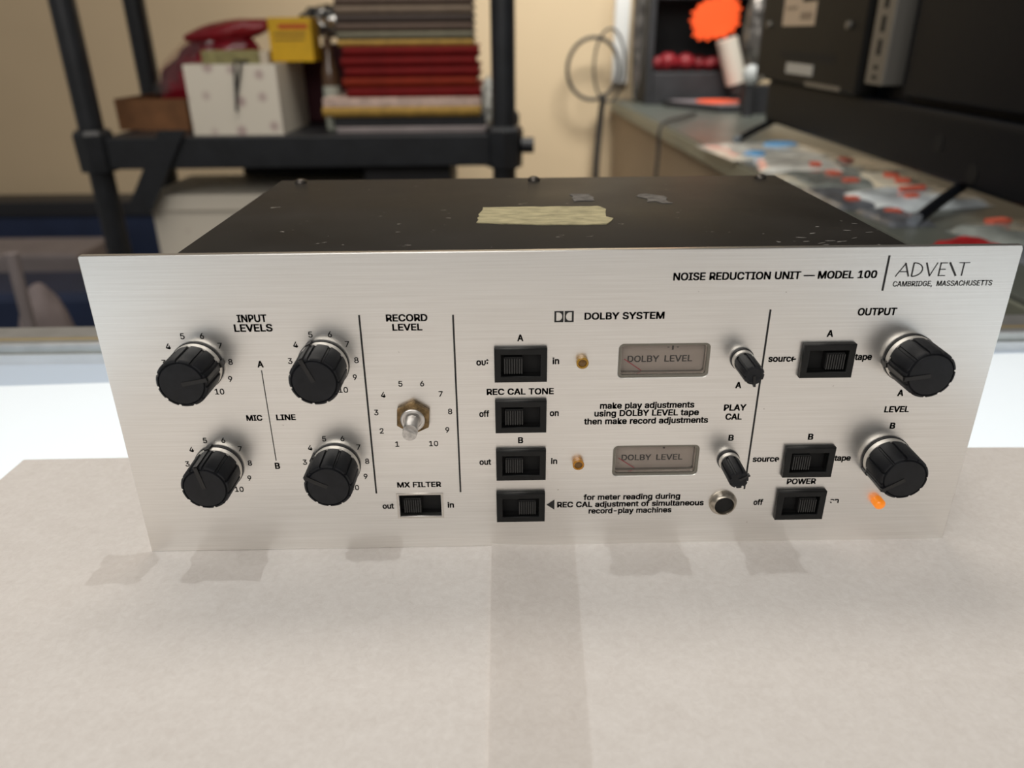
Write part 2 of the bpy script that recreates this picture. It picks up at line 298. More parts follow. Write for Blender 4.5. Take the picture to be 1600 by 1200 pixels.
GLYPH = {",":[188,[[38,-119,68,71,137,71,84,-119]]],"-":[453,[[337,244,337,188,114,188,114,244]]],"0":[453,[[227,-7,174,1,130,24,95,62,69,113,53,178,48,254,53,330,69,395,95,447,130,484,174,508,227,516,279,508,323,484,358,447,384,395,400,330,405,254,400,178,384,113,359,62,323,24,279,1],[227,50,261,56,290,74,313,103,330,144,340,194,344,254,340,314,330,365,313,405,290,435,261,453,227,460,192,453,163,435,140,405,123,365,113,314,109,254,113,194,123,144,140,103,163,74,192,56]]],"1":[453,[[76,0,76,55,391,55,391,0],[276,509,276,0,212,0,212,448,209,448,86,358,86,427,198,509]]],"2":[453,[[64,0,64,47,234,229,261,257,282,282,299,305,311,327,318,348,320,371,317,397,308,419,293,436,273,449,250,457,224,460,196,457,172,447,153,433,139,413,130,390,127,362,66,362,71,405,86,442,111,473,143,496,182,511,225,516,268,511,306,497,337,474,361,445,376,411,381,372,378,345,371,318,357,290,336,259,306,223,267,180,153,60,153,57,389,57,389,0]]],"3":[453,[[218,-7,173,-3,133,10,98,30,70,57,52,91,44,132,109,132,115,107,126,87,144,71,165,59,191,52,219,50,248,53,275,61,297,74,315,93,325,116,329,145,326,172,316,196,299,217,275,234,242,244,201,248,157,248,157,299,288,448,288,452,70,452,70,509,372,509,372,461,211,278,211,289,264,288,308,276,344,253,371,222,387,186,393,145,387,103,370,66,344,36,309,12,266,-2]]],"4":[453,[[40,105,40,158,247,509,311,509,109,166,109,163,413,163,413,105],[282,0,282,121,282,146,282,318,343,318,343,0]]],"5":[453,[[221,-7,178,-2,140,11,108,32,83,60,66,93,60,130,122,130,127,108,138,89,154,73,173,60,196,52,221,50,250,53,276,64,298,82,314,104,324,131,328,162,324,193,314,221,297,244,275,262,248,273,218,277,192,275,167,268,145,258,128,246,67,253,96,509,366,509,366,452,151,452,134,301,136,301,155,315,178,325,203,331,229,334,263,330,294,321,321,306,345,285,364,260,379,231,388,199,391,163,385,117,369,76,343,41,309,15,268,-1]]],"6":[453,[[226,-7,182,-1,142,15,109,40,84,74,69,115,64,162,68,199,80,239,102,285,137,340,252,509,322,509,151,261,145,261,154,275,165,288,179,299,196,307,214,312,235,314,278,309,316,295,346,271,370,240,384,201,389,157,384,112,368,73,343,39,310,14,271,-2],[226,48,254,52,279,63,299,79,314,101,324,128,327,157,324,187,314,213,299,235,279,251,254,262,226,265,198,262,174,252,153,235,138,214,128,188,125,158,128,128,138,102,153,79,174,63,198,52]]],"7":[453,[[97,0,323,448,323,452,62,452,62,509,391,509,391,449,165,0]]],"8":[453,[[226,-7,178,-2,136,11,101,33,74,62,57,96,52,135,55,166,65,195,81,220,101,241,125,256,153,265,153,267,119,282,93,308,76,342,70,380,75,417,90,450,114,477,146,498,184,511,226,516,269,511,306,498,337,477,361,450,377,417,382,380,376,342,359,308,333,282,300,267,300,265,327,256,351,241,372,220,387,195,397,166,401,135,395,96,378,62,352,33,317,11,275,-2],[226,49,258,52,285,60,307,74,323,91,333,113,337,139,333,165,322,189,305,208,283,223,256,232,226,235,196,232,169,223,147,208,130,189,119,165,115,139,119,113,129,91,145,74,167,60,195,52],[226,290,252,292,274,300,293,313,307,330,316,351,319,376,316,399,308,420,294,437,275,449,252,457,226,460,200,457,177,449,159,437,145,420,136,399,133,376,136,351,145,330,159,313,178,300,201,292]]],"9":[453,[[226,516,271,510,310,494,343,468,368,434,384,393,389,347,385,309,373,270,350,224,315,168,200,0,130,0,301,248,307,248,299,234,287,221,273,210,257,202,238,196,218,195,175,199,137,214,106,237,83,269,68,307,64,352,69,397,85,436,110,469,143,494,182,510],[226,460,199,457,174,446,154,429,138,407,129,381,125,352,129,322,138,295,154,274,174,257,199,247,226,243,254,247,279,257,299,273,314,295,324,321,327,350,324,381,314,407,299,429,279,446,254,457]]],"A":[480,[[16,0,201,509,276,509,463,0,395,0,287,302,276,334,264,372,250,420,232,478,245,478,228,419,213,371,201,333,191,302,85,0],[110,142,110,199,370,199,370,142]]],"B":[456,[[60,0,60,509,241,509,289,504,329,491,359,469,381,442,394,410,398,374,395,344,387,320,373,301,356,286,336,275,315,267,315,262,339,257,363,245,385,227,402,203,414,173,418,136,413,100,400,67,377,39,344,18,301,4,247,0],[125,57,245,57,296,63,330,80,349,105,355,137,352,161,342,184,327,203,306,218,279,228,248,231,125,231],[125,285,238,285,265,288,288,296,308,309,323,326,333,348,336,372,330,403,313,429,283,446,240,452,125,452]]],"C":[510,[[267,-7,205,1,150,25,104,63,70,115,48,179,40,254,48,329,70,393,104,445,150,484,205,508,267,516,305,513,340,504,373,490,402,471,427,447,448,418,463,385,473,348,408,348,401,373,389,395,375,413,357,428,337,440,315,449,292,454,267,456,223,450,184,432,150,403,125,364,109,314,103,254,109,194,125,145,151,105,184,76,223,59,267,53,292,55,315,60,337,69,357,81,375,96,389,114,401,136,408,160,473,160,463,124,448,91,428,62,402,38,373,19,341,5,305,-4]]],"D":[502,[[219,0,96,0,96,57,215,57,272,63,318,81,354,110,379,149,394,198,399,255,394,312,379,361,354,399,320,428,275,446,221,452,93,452,93,509,225,509,294,501,353,478,399,441,433,391,455,329,462,255,455,181,433,119,398,68,351,31,291,8],[125,509,125,0,60,0,60,509]]],"E":[419,[[60,0,60,509,372,509,372,452,125,452,125,286,355,286,355,229,125,229,125,57,375,57,375,0]]],"F":[410,[[60,0,60,509,369,509,369,452,125,452,125,278,346,278,346,221,125,221,125,0]]],"G":[520,[[269,-7,205,1,149,25,104,64,69,116,47,179,40,254,47,329,69,393,103,445,149,484,203,508,265,516,304,513,340,504,374,489,403,469,429,445,449,416,465,384,474,349,408,349,399,372,387,393,373,411,356,427,337,439,315,448,291,454,265,456,222,450,183,432,150,404,125,364,109,314,103,254,109,194,125,145,151,105,184,76,224,59,269,53,309,57,345,71,374,93,396,123,410,160,415,202,434,199,283,199,283,256,478,256,478,200,471,141,451,91,419,50,377,19,326,0]]],"H":[517,[[60,0,60,509,125,509,125,289,392,289,392,509,457,509,457,0,392,0,392,232,125,232,125,0]]],"I":[300,[[31,0,31,57,118,57,118,452,31,452,31,509,269,509,269,452,183,452,183,57,269,57,269,0]]],"K":[467,[[104,145,104,216,122,239,139,261,157,282,174,303,193,324,212,344,364,509,448,509,231,276,228,276],[60,0,60,509,125,509,125,334,124,225,125,193,125,0],[372,0,188,259,228,309,449,0]]],"L":[393,[[60,0,60,509,125,509,125,57,361,57,361,0]]],"M":[628,[[60,0,60,509,152,509,277,187,282,174,287,159,293,141,299,123,305,103,311,84,317,65,322,49,307,49,312,65,318,83,324,102,330,121,336,140,342,158,348,174,352,187,476,509,568,509,568,0,504,0,504,291,504,308,504,327,505,347,505,369,506,391,506,413,507,435,507,457,513,457,505,433,498,409,490,386,482,363,474,341,467,322,461,305,456,291,342,0,286,0,170,291,165,304,159,321,152,340,145,361,137,384,129,408,121,432,112,457,119,457,119,437,120,416,120,394,121,372,121,350,122,328,122,309,122,291,122,0]]],"N":[523,[[60,0,60,509,136,509,343,183,352,169,363,151,375,130,388,107,401,82,414,55,405,54,402,81,401,108,400,134,399,157,399,178,399,195,399,509,463,509,463,0,387,0,202,290,190,310,177,331,164,354,148,381,130,413,108,452,119,454,121,417,122,384,123,354,124,328,125,307,125,291,125,0]]],"O":[533,[[267,-7,205,1,150,25,105,63,70,115,48,179,40,254,48,329,70,393,105,445,150,484,205,508,267,516,329,508,384,484,429,445,464,393,486,329,493,254,486,179,464,115,429,63,384,25,329,1],[267,53,310,59,349,76,383,105,408,144,425,194,430,254,425,314,408,365,383,404,349,433,310,450,267,456,223,450,184,433,151,404,125,364,109,314,103,254,109,194,125,144,151,105,184,76,223,59]]],"P":[445,[[60,0,60,509,235,509,289,503,332,487,366,462,390,430,404,391,409,348,404,304,390,265,366,233,332,207,289,191,235,186,109,186,109,242,233,242,269,246,297,256,318,272,333,294,342,319,344,348,342,376,333,402,318,423,297,439,268,449,232,452,125,452,125,0]]],"Q":[533,[[245,159,313,159,369,85,384,65,468,-48,401,-48,346,27,331,46],[267,-7,205,1,150,25,105,63,70,115,48,179,40,254,48,329,70,393,105,445,150,484,205,508,267,516,329,508,384,484,429,445,464,393,486,329,493,254,486,179,464,115,429,63,384,25,329,1],[267,53,310,59,349,76,383,105,408,144,425,194,430,254,425,314,408,365,383,404,349,433,310,450,267,456,223,450,184,433,151,404,125,364,109,314,103,254,109,194,125,144,151,105,184,76,223,59]]],"R":[449,[[60,0,60,509,236,509,290,504,333,489,367,465,390,433,405,395,409,352,405,309,390,271,367,240,333,217,289,203,236,198,96,198,96,255,234,255,269,258,298,267,319,281,334,300,342,324,345,352,342,380,334,405,319,425,298,440,269,449,233,452,125,452,125,0],[353,0,230,229,303,229,428,0]]],"S":[447,[[224,-9,172,-4,128,9,91,31,64,60,46,96,38,137,104,137,110,110,123,88,142,71,166,59,194,52,224,49,257,52,286,60,311,74,329,92,341,114,346,139,342,161,332,179,316,193,296,205,272,214,245,222,184,239,128,260,86,289,60,326,52,372,58,413,75,448,102,476,138,498,180,511,227,516,275,511,316,498,351,476,377,449,394,415,401,378,337,378,326,412,302,437,267,453,225,459,194,456,167,448,145,435,129,418,118,398,115,376,119,352,131,334,148,319,169,308,191,300,212,293,264,279,287,272,312,264,336,252,359,238,379,220,395,198,405,171,408,139,403,99,386,64,360,34,323,11,278,-4]]],"T":[449,[[32,452,32,509,417,509,417,452,257,452,257,0,193,0,193,452]]],"U":[517,[[259,-8,203,-2,154,15,114,43,85,80,66,124,60,173,60,509,124,509,124,178,128,144,141,113,160,87,187,68,220,56,259,52,298,56,331,68,357,87,377,113,389,144,393,178,393,509,457,509,457,173,451,124,433,80,403,43,363,15,315,-2]]],"V":[480,[[204,0,16,509,84,509,192,206,203,176,215,137,230,89,248,31,235,31,252,90,267,138,279,176,290,206,395,509,463,509,278,0]]],"W":[686,[[155,0,16,509,82,509,163,196,170,171,175,145,181,120,187,94,192,67,197,40,189,40,194,67,200,94,205,120,211,145,218,171,224,196,306,509,380,509,462,196,468,171,474,145,480,120,486,94,492,67,497,40,488,40,493,67,499,94,504,120,510,145,517,171,523,196,603,509,670,509,530,0,455,0,368,323,359,356,351,391,344,431,336,475,350,475,342,433,335,395,327,359,318,323,230,0]]],"X":[474,[[18,0,217,284,217,236,29,509,104,509,178,400,192,379,204,361,214,345,223,329,233,312,243,292,232,292,243,311,252,329,261,345,272,361,284,379,298,400,374,509,446,509,259,239,259,287,456,0,382,0,292,129,279,149,268,165,259,180,250,195,241,212,230,231,244,231,235,213,225,196,216,181,206,166,195,149,182,129,91,0]]],"Y":[472,[[203,0,203,208,16,509,91,509,192,344,208,318,222,292,236,264,250,230,224,230,237,265,251,293,265,318,280,344,381,509,455,509,268,208,268,0]]],"a":[389,[[160,-9,126,-5,94,5,68,22,48,45,35,73,30,108,34,138,43,161,58,179,78,193,100,203,125,211,152,216,178,220,209,224,234,227,252,230,265,235,273,243,276,255,276,257,273,279,267,297,256,311,240,322,220,329,196,331,171,329,149,322,132,313,118,301,107,288,100,274,41,291,57,322,79,346,104,364,133,375,163,382,194,384,215,383,239,379,263,372,286,360,306,343,322,320,333,290,337,251,337,0,277,0,277,52,272,52,264,38,252,25,236,12,215,1,190,-6],[170,45,202,49,228,59,248,74,263,93,272,115,276,138,276,190,270,186,259,182,246,179,231,176,216,173,200,171,186,169,175,168,154,164,134,159,117,150,103,139,95,124,92,105,94,87,102,72,114,61,130,52,149,47]]],"c":[396,[[207,-8,159,-2,117,16,82,46,56,85,40,133,34,187,40,243,56,291,82,330,117,360,159,378,207,384,234,383,260,377,284,368,305,356,324,341,340,322,353,301,362,277,303,262,298,276,290,289,281,301,270,311,257,319,242,325,226,329,207,330,173,325,145,310,124,287,108,258,99,224,96,187,99,151,108,117,124,89,145,66,173,51,207,46,226,48,243,52,258,58,271,66,282,76,292,89,299,102,304,117,363,102,354,78,341,56,325,37,306,21,285,9,261,-1,235,-6]]],"d":[424,[[195,-8,151,-2,111,16,79,45,55,84,39,133,34,189,39,245,55,293,79,332,112,361,151,378,196,384,228,381,253,373,272,360,287,346,298,331,306,319,311,319,311,509,372,509,372,0,313,0,313,59,307,59,298,46,287,31,272,17,252,4,227,-5],[205,47,236,51,263,65,284,86,299,115,309,150,312,189,309,229,300,263,284,291,263,312,237,325,205,330,172,325,145,311,124,290,108,261,99,227,96,189,99,151,109,117,124,88,145,66,172,51]]],"e":[404,[[212,-8,161,-2,117,16,82,46,56,85,40,132,34,187,39,242,55,290,81,329,115,359,157,378,205,384,236,382,266,374,294,361,319,341,341,315,357,282,368,242,371,194,371,169,75,169,75,221,338,221,310,202,307,237,298,269,283,294,263,314,237,326,205,330,173,326,146,313,125,294,109,270,99,241,96,211,96,178,100,139,110,106,128,80,151,61,179,50,212,46,234,48,254,53,271,61,285,73,297,88,306,105,365,91,353,63,335,39,311,19,283,4,249,-5]]],"f":[254,[[228,379,228,327,6,327,6,379],[81,0,81,432,84,461,96,486,113,505,135,519,161,527,187,530,207,529,222,527,234,524,243,521,227,468,222,470,215,472,206,473,195,474,171,470,154,460,145,443,142,419,142,0]]],"g":[425,[[207,-151,168,-148,134,-140,105,-127,82,-110,64,-91,51,-69,101,-41,110,-53,122,-66,136,-78,154,-88,178,-95,207,-97,249,-92,282,-75,304,-47,311,-6,311,68,306,68,298,56,287,41,272,28,252,16,227,8,195,5,152,10,113,27,80,53,55,90,39,136,34,191,39,246,55,293,80,332,112,361,152,378,196,384,228,382,253,373,273,360,288,346,299,331,308,319,313,319,313,379,372,379,372,-9,367,-54,350,-90,324,-117,291,-136,251,-147],[205,59,237,63,264,75,285,95,300,121,309,154,312,193,309,231,300,264,285,291,264,312,237,325,205,330,172,325,145,312,124,290,109,262,99,229,96,193,99,155,109,123,124,96,145,76,172,63]]],"h":[410,[[114,227,114,0,53,0,53,509,114,509,114,287,102,287,124,332,152,362,187,379,227,384,264,380,295,369,321,349,341,321,353,285,357,240,357,0,296,0,296,235,290,275,273,304,246,323,210,329,184,326,161,317,141,303,126,283,117,257]]],"i":[167,[[53,0,53,379,114,379,114,0],[84,443,67,446,54,455,44,468,41,483,44,499,54,512,67,521,84,524,100,521,114,512,123,499,126,483,123,468,114,455,100,446]]],"j":[167,[[53,379,114,379,114,-30,111,-63,102,-90,86,-113,65,-129,37,-139,4,-143,-10,-143,-10,-87,2,-87,25,-83,40,-72,50,-54,53,-29],[83,443,67,446,53,455,44,468,41,483,44,499,53,512,67,521,83,524,100,521,114,512,123,499,126,483,123,468,114,455,100,446]]],"k":[381,[[110,137,110,212,121,212,284,379,360,379,184,199,177,199],[53,0,53,509,114,509,114,0],[294,0,148,186,191,229,372,0]]],"l":[189,[[139,-2,101,3,74,20,58,47,53,84,53,509,114,509,114,99,115,77,120,62,130,54,146,52,154,52,160,53,165,53,170,54,181,3,172,1,162,-1,151,-2]]],"m":[610,[[53,0,53,379,112,379,112,295,108,295,118,323,132,346,151,363,172,376,195,384,219,386,257,380,287,361,309,331,321,295,312,295,322,321,337,343,357,361,381,375,407,383,437,386,468,383,497,372,522,354,541,328,553,296,557,255,557,0,496,0,496,254,490,289,473,313,447,326,419,330,395,328,374,320,358,307,345,290,338,270,335,247,335,0,274,0,274,260,269,288,253,311,229,326,199,330,178,328,158,320,140,307,126,289,117,266,114,238,114,0]]],"n":[410,[[114,227,114,0,53,0,53,379,112,379,112,287,102,287,124,332,152,362,187,379,227,384,264,380,295,369,321,349,341,321,353,285,357,240,357,0,296,0,296,235,290,275,273,304,246,323,210,329,184,326,161,317,141,303,126,283,117,257]]],"o":[415,[[207,-8,159,-2,117,16,82,46,56,85,40,133,34,187,40,243,56,291,82,330,117,360,159,378,207,384,256,378,299,360,333,330,359,291,376,243,381,187,376,133,359,85,333,46,299,16,256,-2],[207,46,242,51,270,66,292,89,307,117,316,151,319,187,316,224,307,258,292,287,270,310,242,325,207,330,173,325,145,310,124,287,108,258,99,224,96,187,99,151,108,117,124,89,145,66,173,51]]],"p":[424,[[53,-143,53,379,112,379,112,319,118,319,126,331,137,346,152,360,171,373,197,381,229,384,274,378,313,361,345,332,370,293,385,245,390,189,385,133,370,84,346,45,313,16,274,-2,229,-8,198,-5,173,4,153,17,138,31,127,46,118,59,114,59,114,-143],[220,47,253,51,279,66,301,88,316,117,325,151,328,189,325,227,316,261,301,290,280,311,253,325,220,330,188,325,161,312,140,291,125,263,116,229,113,189,116,150,125,115,140,86,162,65,188,51]]],"r":[259,[[53,0,53,379,112,379,112,321,115,321,130,347,152,367,181,380,213,385,221,385,229,384,237,384,243,384,243,322,239,323,230,324,219,325,207,326,182,323,159,315,140,301,126,284,117,262,114,237,114,0]]],"s":[365,[[182,-8,145,-5,112,3,84,18,62,38,45,63,36,94,94,107,105,79,124,60,150,49,181,45,217,50,244,62,262,81,268,103,265,121,254,136,237,147,212,155,149,170,104,186,72,208,53,237,47,274,51,305,65,332,87,354,115,370,149,381,187,384,223,381,254,372,279,358,299,339,314,316,324,290,268,277,258,298,243,316,219,328,187,333,156,329,131,317,114,299,109,277,112,258,124,243,144,232,172,223,229,209,275,194,306,171,325,142,331,107,326,75,312,47,290,24,260,6,223,-5]]],"t":[227,[[204,379,204,327,6,327,6,379],[65,471,126,471,126,98,128,76,136,61,150,53,170,50,177,50,185,51,194,52,202,54,213,2,203,-1,192,-3,180,-4,168,-4,125,2,92,21,72,52,65,93]]],"u":[410,[[182,-5,146,-1,115,11,89,31,69,59,57,95,53,139,53,379,114,379,114,144,119,105,137,75,164,56,200,50,226,53,249,62,268,77,283,97,293,122,296,153,296,379,357,379,357,0,298,0,298,92,307,92,286,47,257,17,222,0]]],"y":[389,[[47,-139,61,-86,71,-87,88,-90,104,-89,118,-84,130,-74,141,-58,151,-36,163,-1,17,379,84,379,165,155,177,121,187,87,196,53,206,21,184,21,193,53,202,87,212,121,224,155,305,379,371,379,204,-58,191,-85,177,-107,159,-124,139,-136,117,-143,91,-145,77,-145,65,-143,54,-141]]],"\u2014":[699,[[699,244,699,188,0,188,0,244]]]," ":[188,[]]}
def text_bm(s, bold=0, spacing=1.0, word=1.0):
    """letters drawn from outline tables (thousandths of an em); bold thickens the strokes"""
    loops = []; extra = []; x = 0
    for c in s:
        adv, gl_ = GLYPH[c]
        for q, lp in enumerate(gl_): (extra if c == 'D' and q else loops).append([((x+lp[i])/1000, lp[i+1]/1000) for i in range(0, len(lp), 2)])
        x += adv*(word if c == ' ' else spacing)
    bm = curve_mesh(loops)
    for lp in extra:
        e = curve_mesh([lp]); me = bpy.data.meshes.new('t'); e.to_mesh(me); e.free(); bm.from_mesh(me); bpy.data.meshes.remove(me)
    if bold:
        me = bpy.data.meshes.new('t'); bm.to_mesh(me); out = bmesh.new()
        for dx, dy in ((-1, -.6), (1, -.6), (1, .6), (-1, .6)):
            n0 = len(out.verts); out.from_mesh(me); out.verts.ensure_lookup_table()
            for v in out.verts[n0:]: v.co.x += dx*bold; v.co.y += dy*bold
        bpy.data.meshes.remove(me); bm.free(); bm = out
    return bm
CAP = .509
def text_into(dst, s, cx, base, w, h, y=-.00012, bold=.02, wear=(), spacing=1.0, word=1.15):
    """s centred on cx, baseline at z=base, width w, capitals h high (mm), on the panel plane"""
    bm = text_bm(s, bold, spacing, word)
    x0 = min(v.co.x for v in bm.verts); x1 = max(v.co.x for v in bm.verts)
    sx = (w/(x1-x0)) if w else h/CAP; sz = h/CAP
    for v in bm.verts:
        v.co = Vector(((cx+(v.co.x-(x0+x1)/2)*sx)/1000, y, (base+v.co.y*sz)/1000))
    for (a0, a1, b0, b1) in wear:
        for co, no in (((a0/1000, 0, 0), (1, 0, 0)), ((a1/1000, 0, 0), (1, 0, 0)), ((0, 0, b0/1000), (0, 0, 1)), ((0, 0, b1/1000), (0, 0, 1))):
            bmesh.ops.bisect_plane(bm, geom=bm.verts[:]+bm.edges[:]+bm.faces[:], plane_co=co, plane_no=no)
        kill = [f for f in bm.faces if a0/1000 < f.calc_center_median().x < a1/1000 and b0/1000 < f.calc_center_median().z < b1/1000]
        bmesh.ops.delete(bm, geom=kill, context='FACES')
    me = bpy.data.meshes.new('t'); bm.to_mesh(me); bm.free(); dst.from_mesh(me); bpy.data.meshes.remove(me)
    return dst
def flat_obj(name, bm, m, parent):
    me = bpy.data.meshes.new(name)
    for f in bm.faces:
        f.normal_update()
        if f.normal.y > 0: f.normal_flip()
    bm.to_mesh(me); bm.free(); me.materials.append(m)
    o = bpy.data.objects.new(name, me); C.objects.link(o); o.parent = parent; return o

# ------------------------------------------------------------------ the room
struct('wall_back', box(B(), -3.2, 3.2, 2.52, 2.62, -1, 1.8), M['wall'])
struct('floor', box(B(), -3.2, 3.2, -1.6, 2.62, -1.1, -1), M['floor'])
struct('trim_1', box(B(), .365, .415, 2.495, 2.52, .05, 1.8, .004), M['trim'])

# ------------------------------------------------------------------ front display counter
ct = thing('display_counter', 'glass topped display counter with bright white lit top, under the white paper', 'display counter', (0, .1, -1))
def cb(name, m, x0, x1, y0, y1, z0, z1, bev=0, parent=ct):
    return obj(name, box(B(), x0, x1, y0-.1, y1-.1, z0+1, z1+1, bev), m, parent)
gl = cb('glass_top', M['glass'], -1.0, .98, -.87, .259, -.0056, -.0008)
bm = B(); prism(bm, [(-.9, -.9), (.9, -.9), (.9, .150), (.37, .150), (-.37, .115), (-.9, .100)], .012, lambda a, b, w: (a, b, 1-.0125-w)); lpn = obj('light_panel', bm, M['led'], ct)
bm = B(); prism(bm, [(-.9, .101), (-.37, .116), (.37, .151), (.9, .151), (.9, .1555), (-.9, .1555)], .012, lambda a, b, w: (a, b, 1-.0135-w)); obj('added_glow_strip', bm, M['strip_glow'], lpn)  # added glowing strip standing in for the lit rear of the case
cb('case_bed', M['case_white'], -.98, .96, -.85, .256, -.040, -.030)
cb('case_back', M['case_white'], -.98, .96, .2565, .2590, -.040, -.0058)
rl = cb('back_rail', M['alu'], -1.0, .98, .2595, .297, -.05, .0025, .0015)
cb('rail_strip', M['rail_line'], -1.0, .98, .2660, .2705, .0025, .0034, .0003, rl)
cb('front_rail', M['alu'], -1.0, .98, -.91, -.8705, -.05, .0025, .0015)
cb('cabinet', M['case_dark'], -1.0, .98, -.90, .295, -1, -.0625)
# added dark blockers between glass and paper, they cast the paper's shadow patches
def shade_blocker(x0, x1, y0, y1):
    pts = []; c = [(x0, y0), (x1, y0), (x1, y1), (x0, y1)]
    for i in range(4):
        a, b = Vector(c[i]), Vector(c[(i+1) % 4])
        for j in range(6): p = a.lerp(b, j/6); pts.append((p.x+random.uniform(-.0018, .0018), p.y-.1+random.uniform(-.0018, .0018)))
    obj('shade_blocker', prism(B(), pts, .00012, lambda a, b, w: (a, b, 1-.00075+w)), M['rubber'], gl)
for a in ((-.205, -.181, -.022, -.001), (-.164, -.130, -.022, .002), (-.094, -.070, -.009, .004), (.026, .062, -.022, .004), (.088, .113, -.024, .004)): shade_blocker(*a)

# two sheets of paper, the right one lapping over the left one
def sheet(label, x0, x1, y0, y1, z, dent, seed, lift=0, skew=0):
    bm = B(); nx, ny = 40, 44; g = []
    for j in range(ny+1):
        row = []
        for i in range(nx+1):
            u, v = i/nx, j/ny
            x = x0+(x1-x0)*u; y = y0+(y1-y0)*v
            x += skew*y; y += dent*v**8*math.sin(u*3)*.6
            row.append(bm.verts.new((x, y, z+.00012*noise.noise(Vector((x*18, y*18, seed)))+lift*max(0, 1-u/.05)))) 
        g.append(row)
    for j in range(ny):
        for i in range(nx): bm.faces.new((g[j][i], g[j][i+1], g[j+1][i+1], g[j+1][i]))
    o = obj('paper_sheet', bm, M['paper'], None, True); return tag(o, label, 'paper')
sheet('left hand sheet of white packing paper lying under the other on the counter', -.297, .012, -.56, .087, -.0004, .002, 1, 0, .042)
sheet('right hand sheet of white packing paper overlapping the other on the counter', -.027, .300, -.56, .083, -.00005, .004, 2, .0011)

# ------------------------------------------------------------------ the noise reduction unit
W2, H = 185.0, 140.2
u = thing('noise_reduction_unit', 'silver faced audio unit with black knobs and switches standing on white paper', 'audio unit')
sw_list = [  # cx, cz, slider offset, name
 (-13.2, 92.5, -3.1), (-13.2, 68.4, -2.9), (-13.2, 44.4, -3.0), (-13.4, 22.2, 3.0), (114.8, 92.6, 3.4), (114.6, 43.7, -3.2), (114.3, 21.0, 3.3)]
MX = (-59.0, 22.8)
meters = [(46.7, 93.0), (46.7, 44.7)]
def corner_panel():
    return [(-W2, 0), (W2, 0), (W2, H-1.2), (W2-.6, H), (-W2+.4, H), (-W2, H-.5)]
loops = [corner_panel()]
for cx, cz, s in sw_list: loops.append(rect(cx, cz, 17.6, 10.8))
loops.append(rect(MX[0], MX[1], 19.4, 11.8))
for cx, cz in meters: loops.append(rrect(cx, cz, 38.6, 15.8, 2.4))
bm = curve_mesh([[(x/1000, z/1000) for x, z in lp] for lp in loops], extrude=.00125, bevel=.00025)
for v in bm.verts: v.co = Vector((v.co.x, .0015-v.co.z, v.co.y))
for f in bm.faces: f.normal_flip()
fp = obj('front_panel', bm, M['panel'], u)
fp['label'] = 'brushed silver front panel printed in black'

cx0, cx1, cd = -.1506, .1437, .172
bm = B(); tk = .0012
box(bm, cx0, cx1, .0031, cd, .1388-tk, .1388, .0005); box(bm, cx0, cx1, cd-tk, cd, .006, .1388-tk); box(bm, cx0, cx1, .0031, cd, .006, .006+tk)
box(bm, cx0, cx0+tk, .0031, cd-tk, .006+tk, .1388-tk); box(bm, cx1-tk, cx1, .0031, cd-tk, .006+tk, .1388-tk)
cover = obj('cover', bm, M['cover'], u, True)
for x in (-.137, -.001, .132):
    bm = B(); lathe(bm, [(.0036, -.0004), (.0036, .0005), (.0030, .0016), (.0016, .0023), (0, .0025)], 20, (x, cd-.009, .1388), 'z')
    obj('screw', bm, M['screw'], u, True)
for x in (-.12, .115):
    obj('rubber_foot', lathe(B(), [(0, 0), (.008, 0), (.009, .0062), (0, .0062)], 20, (x, .15, 0), 'z'), M['rubber'], u, True)
# strip of old tape and two glue remnants on the cover
def patch(name, poly, m, z=.1388, t=.0003, jit=.0006):
    pts = []
    n = len(poly)
    for i in range(n):
        a, b = Vector(poly[i]), Vector(poly[(i+1) % n]); k = max(2, int((b-a).length/.004))
        for j in range(k):
            p = a.lerp(b, j/k); pts.append((p.x+random.uniform(-jit, jit), p.y+random.uniform(-jit, jit)))
    return obj(name, prism(B(), pts, t, lambda a, b, w: (a, b, z+w)), m, u)
patch('masking_tape', [(-.0315, .0555), (-.02, .0525), (.005, .0495), (.022, .0490), (.0275, .0500), (.0315, .0600), (.0285, .0640), (.0305, .0800), (.0275, .0875), (-.029, .0875), (-.0305, .0760)], M['masking'], t=.0005)
patch('glue_remnant', [(.018, .101), (.028, .103), (.027, .119), (.017, .121)], M['remnant'], jit=.0012)
patch('glue_remnant', [(.054, .098), (.066, .095), (.067, .108), (.058, .121), (.052, .117)], M['remnant'], jit=.0025)
for k in range(28):     # paint chips near the right front edge
    x = random.gauss(.118, .018); y = random.uniform(.006, .05)*random.random()+.005
    if not (.09 < x < .140 and .006 < y < .06): continue
    l = random.uniform(.0005, .0022); w = random.uniform(.0002, .0007); a = random.uniform(-.6, .9)
    pl = [(x+l*math.cos(a)*c-w*math.sin(a)*s, y+l*math.sin(a)*c+w*math.cos(a)*s) for c, s in ((-1, .3), (-.3, 1), (.5, .7), (1, -.2), (.2, -1), (-.6, -.6))]
    obj('paint_chip', prism(B(), pl, .00012, lambda a_, b_, w_: (a_, b_, .13885+w_)), M['chip'], u)

